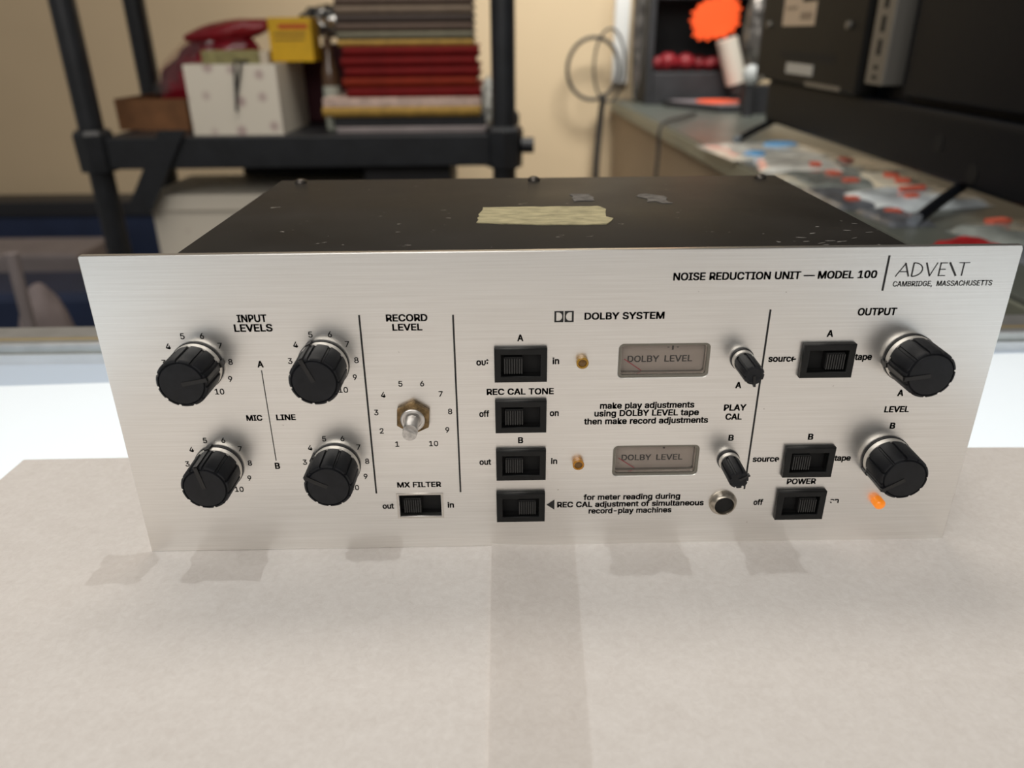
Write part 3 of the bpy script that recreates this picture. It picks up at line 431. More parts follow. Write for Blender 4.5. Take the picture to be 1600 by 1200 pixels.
# printed captions (mm on the panel)
def cap(s, cx, base, w, h, bold=.027, wear=(), m='ink', spacing=1.0, word=1.15):
    o = flat_obj('caption', text_into(B(), s, cx, base, w, h, bold=bold, wear=wear, spacing=spacing, word=word), M[m], fp)
    return o
for a in [('INPUT', -121.7, 112.5, 12.0, 3.05), ('LEVELS', -121.7, 108.4, 15.5, 3.05), ('A', -121.2, 92.5, 2.5, 2.75), ('B', -120.8, 43.5, 2.2, 2.9), ('MIC', -127.4, 67.6, 6.8, 2.55), ('LINE', -113.9, 67.7, 8.3, 2.55),
          ('RECORD', -59.3, 112.0, 16.8, 2.85), ('LEVEL', -59.3, 108.0, 12.2, 2.8), ('MX FILTER', -58.9, 32.8, 19.7, 2.6), ('out', -73.6, 21.6, 5.2, 2.75), ('in', -45.2, 21.6, 2.9, 2.8),
          ('A', -13.3, 102.7, 2.5, 2.75), ('B', -13.3, 54.7, 2.25, 2.75), ('in', 1.5, 92.2, 2.8, 2.75), ('off', -28.9, 67.9, 4.3, 2.8), ('on', 1.2, 67.8, 3.9, 2.8), ('out', -29.0, 44.0, 5.2, 2.75), ('in', 1.5, 43.9, 2.8, 2.75),
          ('DOLBY SYSTEM', 29.1, 111.7, 32.6, 2.85), ('make play adjustments', 41.1, 71.0, 40.6, 2.75), ('using DOLBY LEVEL tape', 41.1, 67.3, 45.2, 2.75), ('then make record adjustments', 41.1, 63.5, 53.9, 2.75),
          ('PLAY', 79.1, 69.2, 9.6, 2.8), ('CAL', 79.0, 64.8, 7.1, 2.8), ('A', 79.3, 79.9, 2.5, 2.75), ('B', 79.1, 54.4, 2.3, 2.75),
          ('for meter reading during', 37.2, 24.6, 44.1, 2.75), ('REC CAL adjustment of simultaneous', 36.8, 20.8, 67.1, 2.75), ('record-play machines', 36.8, 17.2, 38.1, 2.75),
          ('NOISE REDUCTION UNIT \u2014 MODEL 100', 88.4, 127.8, 81.5, 3.0), ('OUTPUT', 132.3, 112.0, 15.9, 3.0),
          ('A', 114.6, 102.8, 2.6, 2.85), ('tape', 130.4, 92.2, 7.2, 2.75), ('B', 114.2, 54.3, 2.3, 2.8), ('tape', 130.2, 43.3, 7.3, 2.75), ('POWER', 113.6, 31.4, 13.2, 2.7), ('off', 95.4, 20.5, 4.3, 2.8),
          ('A', 149.6, 75.1, 2.5, 2.85), ('LEVEL', 149.6, 67.3, 10.7, 2.75), ('B', 149.4, 59.2, 2.3, 2.8)]:
    cap(*a)
# worn captions
cap('out', -29.0, 92.1, 5.3, 2.75, wear=[(-28.0, -26.0, 91, 92.6), (-27.6, -26.0, 93.4, 94.0)])
cap('REC CAL TONE', -13.4, 78.3, 28.5, 2.7, wear=[(-21.6, -20.4, 78.9, 79.8)])
cap('source', 96.3, 91.9, 11.6, 2.75, wear=[(100.9, 102.3, 91, 92.6), (101.1, 102.3, 93.2, 94.0)])
cap('source', 95.9, 43.4, 11.8, 2.75, wear=[(100.9, 101.6, 43, 44.0)])
cap('on', 130.4, 20.9, 4.1, 2.6, wear=[(128, 129.6, 21.5, 22.4), (129.2, 131.2, 20.4, 22.2)])
cap('CAMBRIDGE, MASSACHUSETTS', 156.4, 124.1, 40.1, 2.15, bold=.010, m='ink_thin', word=2.2)
# maker's logo: thin drawn letters, the N a single slanted stroke
def strokes(bm, segs):
    for (x0, z0, x1, z1, w) in segs:
        d = Vector((x1-x0, z1-z0)).normalized(); n = Vector((-d.y, d.x))*w/2
        q = [(x0+n.x, z0+n.y), (x1+n.x, z1+n.y), (x1-n.x, z1-n.y), (x0-n.x, z0-n.y)]
        bm.faces.new([bm.verts.new((a/1000, -.00012, b/1000)) for a, b in q])
bm = B()
def LX(px): return 136.4+(px-230)/920*29.4     # along the word
b0, t0 = 128.2, 133.8
mid = (b0+t0)/2
A_ = [(136.6, b0, 140.0, t0, .38), (139.7, t0, 141.9, b0, .62), (138.2, 130.2, 141.0, 130.2, .38)]
D_ = [(143.1, b0, 143.1, t0, .55)]
arc = [(143.1+3.9*math.sin(t), mid-2.8*math.cos(t)) for t in [PI*k/14 for k in range(15)]]
D_ += [(*arc[k], *arc[k+1], .45) for k in range(14)]
V_ = [(148.1, t0, 150.4, b0, .62), (150.3, b0, 152.6, t0, .36)]
E_ = [(153.9, b0, 153.9, t0, .5), (153.7, t0-.2, 156.6, t0-.2, .36), (153.7, mid, 156.3, mid, .36), (153.7, b0+.2, 156.6, b0+.2, .36)]
N_ = [(157.4, t0, 160.9, b0, .75)]
T_ = [(161.2, t0-.2, 165.5, t0-.2, .36), (163.2, b0, 163.2, t0, .5)]
strokes(bm, A_+D_+V_+E_+N_+T_)
flat_obj('logo', bm, M['ink_thin'], fp)
# double-D emblem
def dee(x, w, zc, h, flip):
    s = -1 if flip else 1; c = x+w/2
    pts = [(c-s*(w/2-.75), zc+h/2-.72)]; pts = []
    xl = c-s*(w/2-.78); xm = c-s*.15; r = (h-1.2)/2
    for k in range(13):
        t = PI*k/12; pts.append((xm+s*(w/2-.55+.15)*math.sin(t), zc+r*math.cos(t)))
    return [rect(c, zc, w, h), [(xl, zc+r)]+pts+[(xl, zc-r)]]
lp = dee(.55, 3.72, 113.1, 4.8, False)+dee(4.72, 3.72, 113.1, 4.8, True)
bm = curve_mesh([[(x/1000, z/1000) for x, z in l] for l in lp])
for v in bm.verts: v.co = Vector((v.co.x, -.00012, v.co.y))
flat_obj('emblem', bm, M['ink'], fp)
# arrow head by the lower switch
bm = B(); bm.faces.new([bm.verts.new((a/1000, -.00012, b/1000)) for a, b in ((-1.6, 22.3), (2.0, 25.0), (2.0, 19.6))]); flat_obj('arrow_mark', bm, M['ink'], fp)
for (xa, za, xb, zb, w) in [(-78.4, 114.9, -78.4, 29.8, .75), (-40.5, 114.5, -40.5, 29.8, .75), (88.4, 115, 88.1, 29.1, .75), (132.6, 136.9, 132.6, 122.4, .8), (-121.1, 91.1, -121.0, 47.6, .35)]:
    bm = B(); strokes(bm, [(xa, za, xb, zb, w)]); flat_obj('divider_line', bm, M['ink'], fp)
def ring(cx, cz, r, numbers, h=2.5):
    bm = B()
    for k in numbers:
        t = math.radians((k-5.5)*33.33); text_into(bm, str(k), cx+r*math.sin(t), cz+r*math.cos(t)-h/2, 0, h, bold=.011)
    return flat_obj('number_scale', bm, M['ink_thin'], fp)
KN = [(-147.0, 93.5, 80), (-95.0, 93.5, -24), (-146.4, 45.0, -12), (-94.8, 45.0, -62)]
for x, z, a in KN: ring(x, z, 13.8, range(1, 11))
ring(-59.3, 68.8, 15.9, range(1, 11))

# level knobs
def notch(n, ph, wdeg, dep):
    def f(r, a, t):
        d = ((math.degrees(t)-ph) % (360/n)); d = min(d, 360/n-d)
        return r-(dep if d < wdeg else 0)
    return f
def level_knob(x, z, ang, lab, L=18.2, R=10.3):
    o = (x/1000, 0, z/1000); k = 1/1000
    bm = B(); nf = notch(11, ang+16.4, 3.2, .75*k); n = 264
    body = lambda r, a, t: nf(r, a, t) if r > 9.3*k and a < -4.02*k else r
    lathe(bm, [(0, -.2*k), (10.6*k, -.2*k), (10.7*k, -1.0*k), (9.6*k, -1.2*k), (9.9*k, -4.0*k), (10.45*k, -4.05*k), (R*k, -(L-1.2)*k), ((R-.5)*k, -(L-.5)*k), (9.25*k, -(L-.35)*k), (9.1*k, -(L-.8)*k), (8.9*k, -(L-.75)*k), (8.5*k, -L*k), (4*k, -(L+.25)*k), (0, -(L+.3)*k)], n, o, 'y', body)
    kn = obj('level_knob', bm, M['knob'], u, True); kn['label'] = lab
    cm = B(); lathe(cm, [(9.7*k, -1.2*k), (10.45*k, -1.2*k), (10.45*k, -3.7*k), (9.8*k, -3.9*k)], 72, o); obj('collar', cm, M['collar'], kn, True)
    t = math.radians(ang); ux, uz = math.sin(t), math.cos(t); px_, pz_ = uz, -ux
    pm = B()
    def bar(r0, r1, wd, y0, y1):
        vs = []
        for r, s, y in [(r0, -1, y0), (r1, -1, y0), (r1, 1, y0), (r0, 1, y0), (r0, -1, y1), (r1, -1, y1), (r1, 1, y1), (r0, 1, y1)]:
            vs.append(pm.verts.new(((x+ux*r+px_*s*wd/2)*k, y*k, (z+uz*r+pz_*s*wd/2)*k)))
        for q in ((0, 1, 2, 3), (4, 5, 6, 7), (0, 1, 5, 4), (1, 2, 6, 5), (2, 3, 7, 6), (3, 0, 4, 7)): pm.faces.new([vs[i] for i in q])
    bar(.3, R+.25, 1.7, -(L-1.5), -(L+.55)); bar(R-1.2, R+.7, 1.7, -3.6, -(L-.2)); bar(9.0, R+1.1, 2.2, -.3, -4.2)
    obj('pointer', pm, M['knob_dark'], kn)
for (x, z, a), lab in zip(KN, ['upper left input knob', 'upper right input knob', 'lower left input knob', 'lower right input knob']): level_knob(x, z, a, lab)
level_knob(149.6, 92.9, -98, 'upper output knob'); level_knob(149.4, 44.6, -122, 'lower output knob')
def cal_knob(x, z, ang):
    k = 1/1000; o = (x*k, 0, z*k); bm = B(); nf = notch(8, ang, 7, .65*k)
    body = lambda r, a, t: nf(r, a, t) if a < -4.3*k and r > 3*k else r
    lathe(bm, [(0, -.1*k), (4.9*k, -.1*k), (4.9*k, -1.1*k), (4.0*k, -1.2*k), (4.0*k, -4.4*k), (4.35*k, -4.5*k), (4.3*k, -16.2*k), (4.0*k, -17*k), (2.9*k, -17.2*k), (2.5*k, -17*k), (0, -17*k)], 160, o, 'y', body)
    kn = obj('calibration_knob', bm, M['knob'], u, True)
    cm = B(); lathe(cm, [(4.1*k, -1.2*k), (4.6*k, -1.2*k), (4.6*k, -3.6*k), (4.1*k, -3.7*k)], 48, o); obj('collar', cm, M['collar'], kn, True)
    t = math.radians(ang); pm = B()
    prism(pm, [(-.5, .2), (.5, .2), (.45, 5.0), (-.45, 5.0)], 1.6*k, lambda a, b, w: ((x+a*math.cos(t)+b*math.sin(t))*k, -17.4*k+w, (z-a*math.sin(t)+b*math.cos(t))*k))
    obj('pointer', pm, M['knob_dark'], kn)
cal_knob(79.3, 93.4, 172); cal_knob(79.0, 44.6, 60)
# bare record level shaft
k = 1/1000
bm = B(); lathe(bm, [(0, -1), (3.15, -1), (3.15, -13.2), (2.9, -13.6), (0, -13.6)], 40, (-59.3, 0, 68.6))
for v in bm.verts: v.co *= k
sh = obj('record_level_shaft', bm, M['shaft'], u, True); sh['label'] = 'bare metal shaft without a knob'
bm = B(); hexp = [(7.9*math.sin(math.radians(60*i+4)), 7.9*math.cos(math.radians(60*i+4))) for i in range(6)]
prism(bm, hexp, 2.4, lambda a, b, w: ((-59.3+a)*k, (-2.5+w)*k, (68.7+b)*k))
bmesh.ops.bevel(bm, geom=bm.edges[:], offset=.00035, segments=2, profile=.5, affect='EDGES'); obj('hex_nut', bm, M['nut'], sh)
bm = B(); lathe(bm, [(5.2, -2.4), (5.2, -4.0), (4.8, -4.3), (3.9, -4.3), (3.8, -3.4), (3.2, -3.3)], 40, (-59.3, 0, 68.6))
for v in bm.verts: v.co *= k
obj('bushing', bm, M['shaft'], sh, True)
bm = B()
half = [(3.0*math.cos(PI+PI*i/12)*1, 3.0*math.sin(PI+PI*i/12)) for i in range(13)]+[(2.6, .9), (-2.6, .9)]
prism(bm, half, 2.6, lambda a, b, w: ((-59.3+a*math.cos(-.5)-b*math.sin(-.5))*k, (-16.2+w)*k, (68.6+a*math.sin(-.5)+b*math.cos(-.5))*k)); obj('shaft_flat', bm, M['shaft_tip'], sh)
# slide switches
def slide_switch(cx, cz, s, bezel=True):
    bm = B()
    if bezel:
        cm = curve_mesh([[(a*k, b*k) for a, b in rect(cx, cz, 21.3, 14.5)], [(a*k, b*k) for a, b in rect(cx, cz, 17.0, 10.3)]], extrude=.0009, bevel=.0003)
        for v in cm.verts: v.co = Vector((v.co.x, -.0012-v.co.z, v.co.y))
        me = bpy.data.meshes.new('t'); cm.to_mesh(me); cm.free(); bm.from_mesh(me); bpy.data.meshes.remove(me)
        sw = obj('slide_switch', bm, M['black'], u); w, h = 16.9, 10.2; yb = 3.0
    else:
        cm = curve_mesh([[(a*k, b*k) for a, b in rect(cx, cz, 21.2, 13.4)], [(a*k, b*k) for a, b in rect(cx, cz, 19.3, 11.7)]], extrude=.0001)
        for v in cm.verts: v.co = Vector((v.co.x, -.00012-v.co.z, v.co.y))
        sw = obj('slide_switch', cm, M['meter_edge'], u); w, h = 19.0, 11.5; yb = 6.0; sw['label'] = 'recessed switch without a bezel'
    # well behind the opening
    bm = B()
    for x0, x1, z0, z1 in ((cx-w/2-1, cx-w/2, cz-h/2-1, cz+h/2+1), (cx+w/2, cx+w/2+1, cz-h/2-1, cz+h/2+1), (cx-w/2, cx+w/2, cz-h/2-1, cz-h/2), (cx-w/2, cx+w/2, cz+h/2, cz+h/2+1)):
        box(bm, x0*k, x1*k, (-.6 if bezel else .4)*k, yb*k, z0*k, z1*k)
    box(bm, (cx-w/2-1)*k, (cx+w/2+1)*k, yb*k, (yb+1)*k, (cz-h/2-1)*k, (cz+h/2+1)*k)
    obj('well', bm, M['pit'], sw)
    bm = B(); sx, sw_, shh = cx+s, 7.8, 7.4
    yf = -1.0 if bezel else 1.0
    box(bm, (sx-sw_/2)*k, (sx+sw_/2)*k, yf*k, (yb)*k, (cz-shh/2-.4)*k, (cz+shh/2-.4)*k, .0003)
    for i in range(8):
        xx = sx-sw_/2+.35+i*(sw_-.7)/7.0; box(bm, (xx-.22)*k, (xx+.22)*k, (yf-.7)*k, (yf+.3)*k, (cz-shh/2-.2)*k, (cz+shh/2-.8)*k)
    sl = obj('slider', bm, M['pit'], sw); sl.data.materials.append(M['slider'])  # body darker than the ribs, the shade in the gaps put into the colour
    for p in sl.data.polygons:
        if p.center.y < (yf-.2)*k or abs(p.normal.y) < .5 and p.center.y < (yf+.31)*k: p.material_index = 1
for a in sw_list: slide_switch(*a)
slide_switch(MX[0], MX[1], -3.6, False)
# level meters
for i, (cx, cz) in enumerate(meters):
    cm = curve_mesh([[(a*k, b*k) for a, b in rrect(cx, cz, 38.5, 15.7, 2.4)], [(a*k, b*k) for a, b in rrect(cx, cz, 36.2, 13.6, 1.6)]], extrude=.0022, bevel=.0002)
    for v in cm.verts: v.co = Vector((v.co.x, .0030-v.co.z, v.co.y))
    mt = obj('level_meter', cm, M['lip'], u, True)
    cm = curve_mesh([[(a*k, b*k) for a, b in rrect(cx, cz, 36.2, 13.6, 1.6)], [(a*k, b*k) for a, b in rrect(cx, cz, 35.5, 12.9, 1.3)]], extrude=.0008)
    for v in cm.verts: v.co = Vector((v.co.x, .0022-v.co.z, v.co.y))
    obj('window_edge', cm, M['meter_edge'], mt)
    obj('dial_face', box(B(), (cx-19)*k, (cx+19)*k, .0052, .0062, (cz-7.6)*k, (cz+7.6)*k), M['dial'], mt)
    obj('window_glass', box(B(), (cx-17.8)*k, (cx+17.8)*k, .0016, .0024, (cz-6.5)*k, (cz+6.5)*k), M['meter_glass'], mt)
    bm = text_into(B(), 'DOLBY LEVEL', cx-.6, cz-2.6, 27.6, 2.8, y=.00512, bold=.020, word=1.9)
    if i == 0:
        for a, b, w_, h_ in ((2.6, 4.0, .9, .35), (4.5, 3.7, .8, 1.9), (6.6, 4.0, .8, .35)):
            bm.faces.new([bm.verts.new(((cx+a+p*w_/2)*k, .00512, (cz+b+q*h_/2)*k)) for p, q in ((-1, -1), (1, -1), (1, 1), (-1, 1))])
    else:
        bm.faces.new([bm.verts.new(((cx+4.4+p*.45)*k, .00512, (cz+3.6+q*.4)*k)) for p, q in ((-1, -1), (1, -1), (1, 1), (-1, 1))])
    flat_obj('dial_print', bm, M['dial_ink'], mt)
    bm = B(); tube(bm, [((cx-15.9)*k, .0043, (cz-.9)*k), ((cx-8.5)*k, .0043, (cz-6.2)*k)], .00022, 6); obj('needle', bm, M['needle'], mt)
# indicator lamps
for x, z, mm, core in ((12.4, 93.4, 'amber_dark', 'amber_core'), (12.1, 44.5, 'amber', 'amber_core'), (149.9, 21.8, 'orange', None)):
    bm = B(); lathe(bm, [(0, 0), (2.55, 0), (2.55, -2.6 if core else -3.4), (2.2, -3.0 if core else -3.9)]+([(1.8, -3.0), (1.65, -2.5)] if core else [(1.2, -4.6), (0, -4.8)]), 36, (x, 0, z))
    for v in bm.verts: v.co *= k
    lm = obj('indicator_lamp', bm, M[mm], u, True)
    lm['label'] = 'lit orange lamp' if not core else 'unlit amber lamp'
    if core:
        bm = B(); lathe(bm, [(1.66, -2.5), (.8, -2.8), (0, -2.9)], 36, (x, 0, z))
        for v in bm.verts: v.co *= k
        obj('lamp_core', bm, M[core], lm, True)
# jack socket
bm = B(); lathe(bm, [(0, 0), (6.3, 0), (6.3, -.9), (5.6, -2.0), (4.9, -3.0), (4.45, -3.2), (4.2, -2.8), (4.1, 2.0)], 56, (79.0, 0, 22.1))
for v in bm.verts: v.co *= k
jk = obj('jack_socket', bm, M['nickel'], u, True)
bm = B(); lathe(bm, [(4.15, -1.6), (0, -1.5)], 40, (79.0, 0, 22.1))
for v in bm.verts: v.co *= k
obj('socket_bore', bm, M['pit'], jk)

# ------------------------------------------------------------------ storage rack behind on the left
RX0, RX1, RY0, RY1, SZ = -.866, -.012, 1.375, 1.70, .022
rk = thing('storage_rack', 'black plastic storage rack holding the white boxes and the stacked albums', 'shelf unit', (RX0, RY0, -1))
def rkb(name, bm, m='rack', smooth=False):
    for v in bm.verts: v.co -= Vector((RX0, RY0, -1))
    return obj(name, bm, M[m], rk, smooth)
for x in (RX0, RX1):
    for y in (RY0, RY1): rkb('post', lathe(B(), [(0, -1), (.0245, -1), (.0245, .95), (0, .95)], 24, (x, y, 0), 'z'), smooth=True)
for zt in (SZ, -.42, .52):
    bm = B(); a, b, c, d = RX0+.03, RX1-.03, RY0-.015, RY1+.015
    box(bm, a, b, c, d, zt-.018, zt, .003)
    for q in ((a, b, c-.004, c+.012), (a, b, d-.012, d+.004), (a-.004, a+.012, c, d), (b-.012, b+.004, c, d)): box(bm, *q, zt-.062, zt+.002, .003)
    rkb('shelf', bm)
    for x in (RX0, RX1):
        for y in (RY0, RY1):
            bm = B(); lathe(bm, [(.0250, -.066), (.038, -.066), (.040, .008), (.034, .016), (.0250, .016)], 8, (x, y, zt), 'z'); rkb('corner_socket', bm)
bm = B(); tube(bm, [(RX1+.036, RY0-.01, .0), (RX1+.062, RY0-.01, .0)], .016, 14); rkb('clamp_knob', bm)
bm = B(); box(bm, -.035, .035, -.006, .006, -.17, .0)
for v in bm.verts: v.co = Vector((-.690+v.co.x*.75+v.co.z*.62, 1.352+v.co.y, .038+v.co.z))
rkb('brace', bm)

def tbox(name, label, cat, x0, x1, y0, y1, z0, z1, m, bev=.002, group=None, rot=0):
    cx, cy = (x0+x1)/2, (y0+y1)/2
    o = obj(name, box(B(), x0-cx, x1-cx, y0-cy, y1-cy, 0, z1-z0, bev), M[m]); o.location = (cx, cy, z0); o.rotation_euler.z = rot
    return tag(o, label, cat, group)
def open_box(bm, w, d, h, t=.004):
    box(bm, -w/2, w/2, -d/2, d/2, 0, t)
    box(bm, -w/2, w/2, -d/2, -d/2+t, t, h); box(bm, -w/2, w/2, d/2-t, d/2, t, h)
    box(bm, -w/2, -w/2+t, -d/2+t, d/2-t, t, h); box(bm, w/2-t, w/2, -d/2+t, d/2-t, t, h)
    return bm
b1 = obj('gift_box', open_box(B(), .19, .215, .138), M['wbox']); b1.location = (-.5685, 1.5075, SZ); b1.rotation_euler.z = -.03
tag(b1, 'open white patterned box on the rack shelf holding a green book and yellow carton', 'box')
b2 = thing('gift_box', 'white patterned box with lid under the rack shelf, behind the audio unit', 'box', (-.555, 1.515, -.42))
obj('body', box(B(), -.228, .228, -.125, .125, 0, .285, .002), M['wbox'], b2); obj('lid', box(B(), -.232, .232, -.13, .13, .285, .320, .003), M['wbox'], b2)
tbox('carton', 'added black box for the shadow and things under the rack shelf beside the white lidded box', 'box', -.315, -.128, 1.40, 1.62, -.42, -.03, 'casebk')  # added, stands in for the shade and unclear things under the shelf
tbox('board', 'added dark panel for the shade at the back of the rack under its shelf', 'board', -.66, -.13, 1.662, 1.675, -.42, -.055, 'casebk', .001)  # added to hide the lit wall where there is shade under the shelf
# contents of the white box
bk = thing('book', 'olive green book standing in the open white box', 'book', (-.583, 1.50, SZ+.004))
obj('cover', box(B(), -.070, .052, -.02, .02, 0, .158, .002), M['olive'], bk); obj('page_block', box(B(), .052, .071, -.016, .016, .004, .156, .001), M['pages'], bk)
yc = thing('carton', 'yellow carton with faint print standing in the open white box', 'box', (-.479, 1.51, SZ+.1385), -.06)
obj('body', box(B(), -.024, .068, -.03, .03, 0, .086, .002), M['yellow'], yc)
obj('printed_band', box(B(), -.002, .060, -.0304, -.0300, .064, .073), M['yred'], yc); obj('printed_band', box(B(), -.014, .055, -.0304, -.0300, .052, .057), M['ydark'], yc); obj('printed_band', box(B(), -.014, .052, -.0304, -.0300, .042, .046), M['ydark'], yc)
bm = B(); tube(bm, spline([(-.55, 1.47, .15), (-.555, 1.425, .166), (-.558, 1.397, .163), (-.561, 1.394, .13), (-.567, 1.394, .07), (-.563, 1.394, .10), (-.548, 1.394, .15), (-.545, 1.397, .1635), (-.54, 1.43, .165)], 8), .0025, 8)
tag(obj('cord', bm, M['cord'], None, True), 'thin dark cord looped over the rim of the open white box', 'cord')
cbx = obj('cardboard_tray', open_box(B(), .165, .19, .066, .003), M['cardboard']); cbx.location = (-.778, 1.595, SZ); cbx.rotation_euler.z = -.12
tag(cbx, 'low brown cardboard tray beside the left rack post under the red bag', 'box')
# red plastic bag
def blob(c, s, seed, amp=.25, freq=3.0, sub=4, shear=0, flat=True):
    bm = B(); bmesh.ops.create_icosphere(bm, subdivisions=sub, radius=1)
    for v in bm.verts:
        n = noise.fractal(v.co*freq+Vector((seed, 0, 0)), 1, 2, 3); p = v.co*(1+amp*n)
        v.co = Vector((p.x*s[0], p.y*s[1], p.z*s[2]+shear*p.x*s[0]))
    return bm
rb = thing('plastic_bag', 'crinkled red plastic bag leaning on the rack behind the white box', 'bag', (-.705, 1.668, SZ+.050))
obj('red_contents', blob(0, (.125, .045, .075), 3, .16, 1.3, 5, .45), M['redbag'], rb, True).location = (-.005, 0, .065)
obj('film', blob(0, (.112, .040, .072), 7, .10, 1.2, 5, .55), M['clearbag'], rb, True).location = (-.032, 0, .068)
obj('red_fold', blob(0, (.105, .035, .022), 4, .15, 1.5, 4, .12), M['red_fold'], rb, True).location = (.065, -.01, .150)
bm = B(); box(bm, -.085, .12, -.035, .035, 0, .150, .01)
o = obj('folded_cloth', bm, M['maroon']); o.location = (-.44, 1.66, SZ); tag(o, 'dark maroon folded cloth behind the yellow carton', 'cloth')
for v in o.data.vertices: v.co.z *= 1+.25*max(0, (v.co.x+.05)/.17)
bt = thing('bottle', 'brown bottle with pale lower half between yellow carton and red albums', 'bottle', (-.385, 1.49, SZ))
obj('body', lathe(B(), [(0, 0), (.018, 0), (.019, .01), (.019, .085), (.0185, .09), (0, .09)], 24, (0, 0, 0), 'z'), M['palecap'], bt, True)
obj('upper_body', lathe(B(), [(0, .09), (.0185, .09), (.018, .12), (.009, .15), (.009, .185), (0, .185)], 24, (0, 0, 0), 'z'), M['amberglass'], bt, True)
bt2 = obj('plastic_bag', blob(0, (.07, .03, .035), 9, .2), M['chrome'], None, True); bt2.location = (-.41, 1.67, .2405)
tag(bt2, 'crumpled silvery bag lying behind and above the yellow carton', 'bag')
# stack of boards and albums
def album(name, label, x0, x1, y0, y1, z0, z1, m, pm='pages', rot=0, group='albums stacked on the rack'):
    cx, cy = (x0+x1)/2, (y0+y1)/2; w, d, h = x1-x0, y1-y0, z1-z0
    t = thing(name, label, 'album', (cx, cy, z0), rot, group)
    bm = B()
    prof = [(-d/2+.004*(math.cos(a)-1)*-1-.004, h/2+h/2*math.sin(a)) for a in [PI/2-PI*i/8 for i in range(9)]]
    box(bm, -w/2, w/2, -d/2+.004, d/2, 0, .0018); box(bm, -w/2, w/2, -d/2+.004, d/2, h-.0018, h)
    sp = [(-d/2+.006-.006*math.cos(a), h/2+h/2*math.sin(a)) for a in [-PI/2+PI*i/8 for i in range(9)]]
    prism(bm, sp, w, lambda a_, b_, q: (-w/2+q, a_, b_))
    obj('cover', bm, M[m], t)
    obj('page_block', box(B(), -w/2+.006, w/2-.004, -d/2+.0065, d/2-.006, .0018, h-.0018), M[pm], t)
z = SZ
tbox('board', 'pale grey board at the very bottom of the album stack', 'board', -.368, -.045, 1.41, 1.69, z, z+.012, 'pale'); z += .012
tbox('board', 'thin black board above the pale board at the bottom of the stack', 'board', -.372, -.052, 1.415, 1.69, z, z+.021, 'casebk'); z += .021
M['ochre'] = mat('ochre_cloth', (.40, .24, .045), .7, var=.2, scale=60); M['red_cloth'] = mat('red_album_cloth', (.15, .004, .004), .7, spec=.2, var=.2, scale=50)
M['grey_green'] = mat('grey_green_cloth', (.15, .14, .095), .7, var=.15, scale=50); M['brown_cloth'] = mat('brown_cloth', (.10, .064, .046), .7, var=.15, scale=50); M['tan_cloth'] = mat('tan_cloth', (.19, .14, .10), .7, var=.15, scale=50)
M['dark_brown'] = mat('dark_brown_cloth', (.05, .034, .028), .7)
M['rust'] = mat('rust_red_cloth', (.20, .018, .005), .7, spec=.2, var=.2, scale=50)
album('book', 'large ochre book lying under the red albums', -.392, -.062, 1.405, 1.66, z, z+.020, 'ochre', 'pinkpages'); z += .020
tbox('paper_pile', 'pinkish pile of loose pages between ochre book and red albums', 'paper', -.390, -.060, 1.408, 1.655, z, z+.017, 'pinkpages', .001); z += .017
reds = [('lowest red cloth album, resting on the pinkish page pile', 'red_cloth'), ('rust tinted red album, second red one from the bottom', 'rust'), ('middle one of five red cloth albums in the stack', 'red_cloth'), ('second red cloth album from the top of the red ones', 'red_cloth'), ('topmost red cloth album, under the thin tan yellow one', 'red_cloth')]
for i, (lab, m) in enumerate(reds):
    j = (.004, -.003, .002, -.004, .001)[i]
    album('album', lab, -.343+j, -.063+j, 1.415, 1.68, z, z+.0195, m, rot=.004*(i-2)); z += .0197
for lab, m, h, pm in [('thin ochre album lying on top of the red albums', 'ochre', .0125, 'pages'), ('grey green album just above the thin ochre one', 'grey_green', .015, 'pages'), ('brown album above the grey green one', 'brown_cloth', .016, 'pages'), ('second brown album, below the tan one at the top of the photo', 'dark_brown', .015, 'pages'), ('tan album at the top edge of the photo', 'tan_cloth', .016, 'pages'), ('topmost brown album of the stack', 'brown_cloth', .016, 'pages')]:
    album('album', lab, -.350, -.072, 1.42, 1.68, z, z+h, m, pm); z += h+.0002
tp = obj('plastic_wrap', blob(0, (.014, .02, .05), 5, .3, 3), M['pk_w'], None, True); tp.location = (-.047+.002, 1.46, SZ+.055); tag(tp, 'crumpled pale wrapper tucked beside the right end of the stack', 'wrapper')

# ------------------------------------------------------------------ desk and clutter at the far left
dk = thing('console_table', 'narrow dark console table against the wall at the far left', 'table', (-1.7, 2.4, -1))
obj('table_top', box(B(), -1.3, .62, -.03, .11, .645, .695, .003), M['deskm'], dk); obj('apron', box(B(), -1.28, .6, -.02, -.008, .50, .645), M['navy'], dk)
for x in (-1.27, .57): obj('leg', box(B(), x, x+.03, -.005, .10, 0, .645), M['deskm'], dk)
tbox('crate', 'pale pinkish crate standing below the far left console table', 'box', -1.95, -1.30, 1.98, 2.2, -1, -.385, 'pale', .01)
tbox('storage_bin', 'dark blue storage bin on the floor in front of the pale crate', 'box', -1.75, -1.02, 1.62, 1.85, -1, -.395, 'navy', .02)
o = obj('cloth_bag', blob(0, (.050, .06, .145), 4, .12, 1.5), M['palebag'], None, True); o.location = (-.950, 1.18, -.385); 
cbm = box(B(), -.12, .12, -.1, .1, 0, .46, .01); st = obj('stool', cbm, M['navy']); st.location = (-.97, 1.19, -1); tag(st, 'dark blue stool under the pale cloth bag at far left', 'stool')
tag(o, 'pale cloth bag slumped on a dark blue stool at far left', 'bag')
bm = B(); tube(bm, [(-.915, 1.04, -1), (-.893, 1.05, -.135)], .011, 12); tag(obj('pole', bm, M['pale'], None, True), 'pale thin upright pole at the far left behind the counter rail', 'pole')

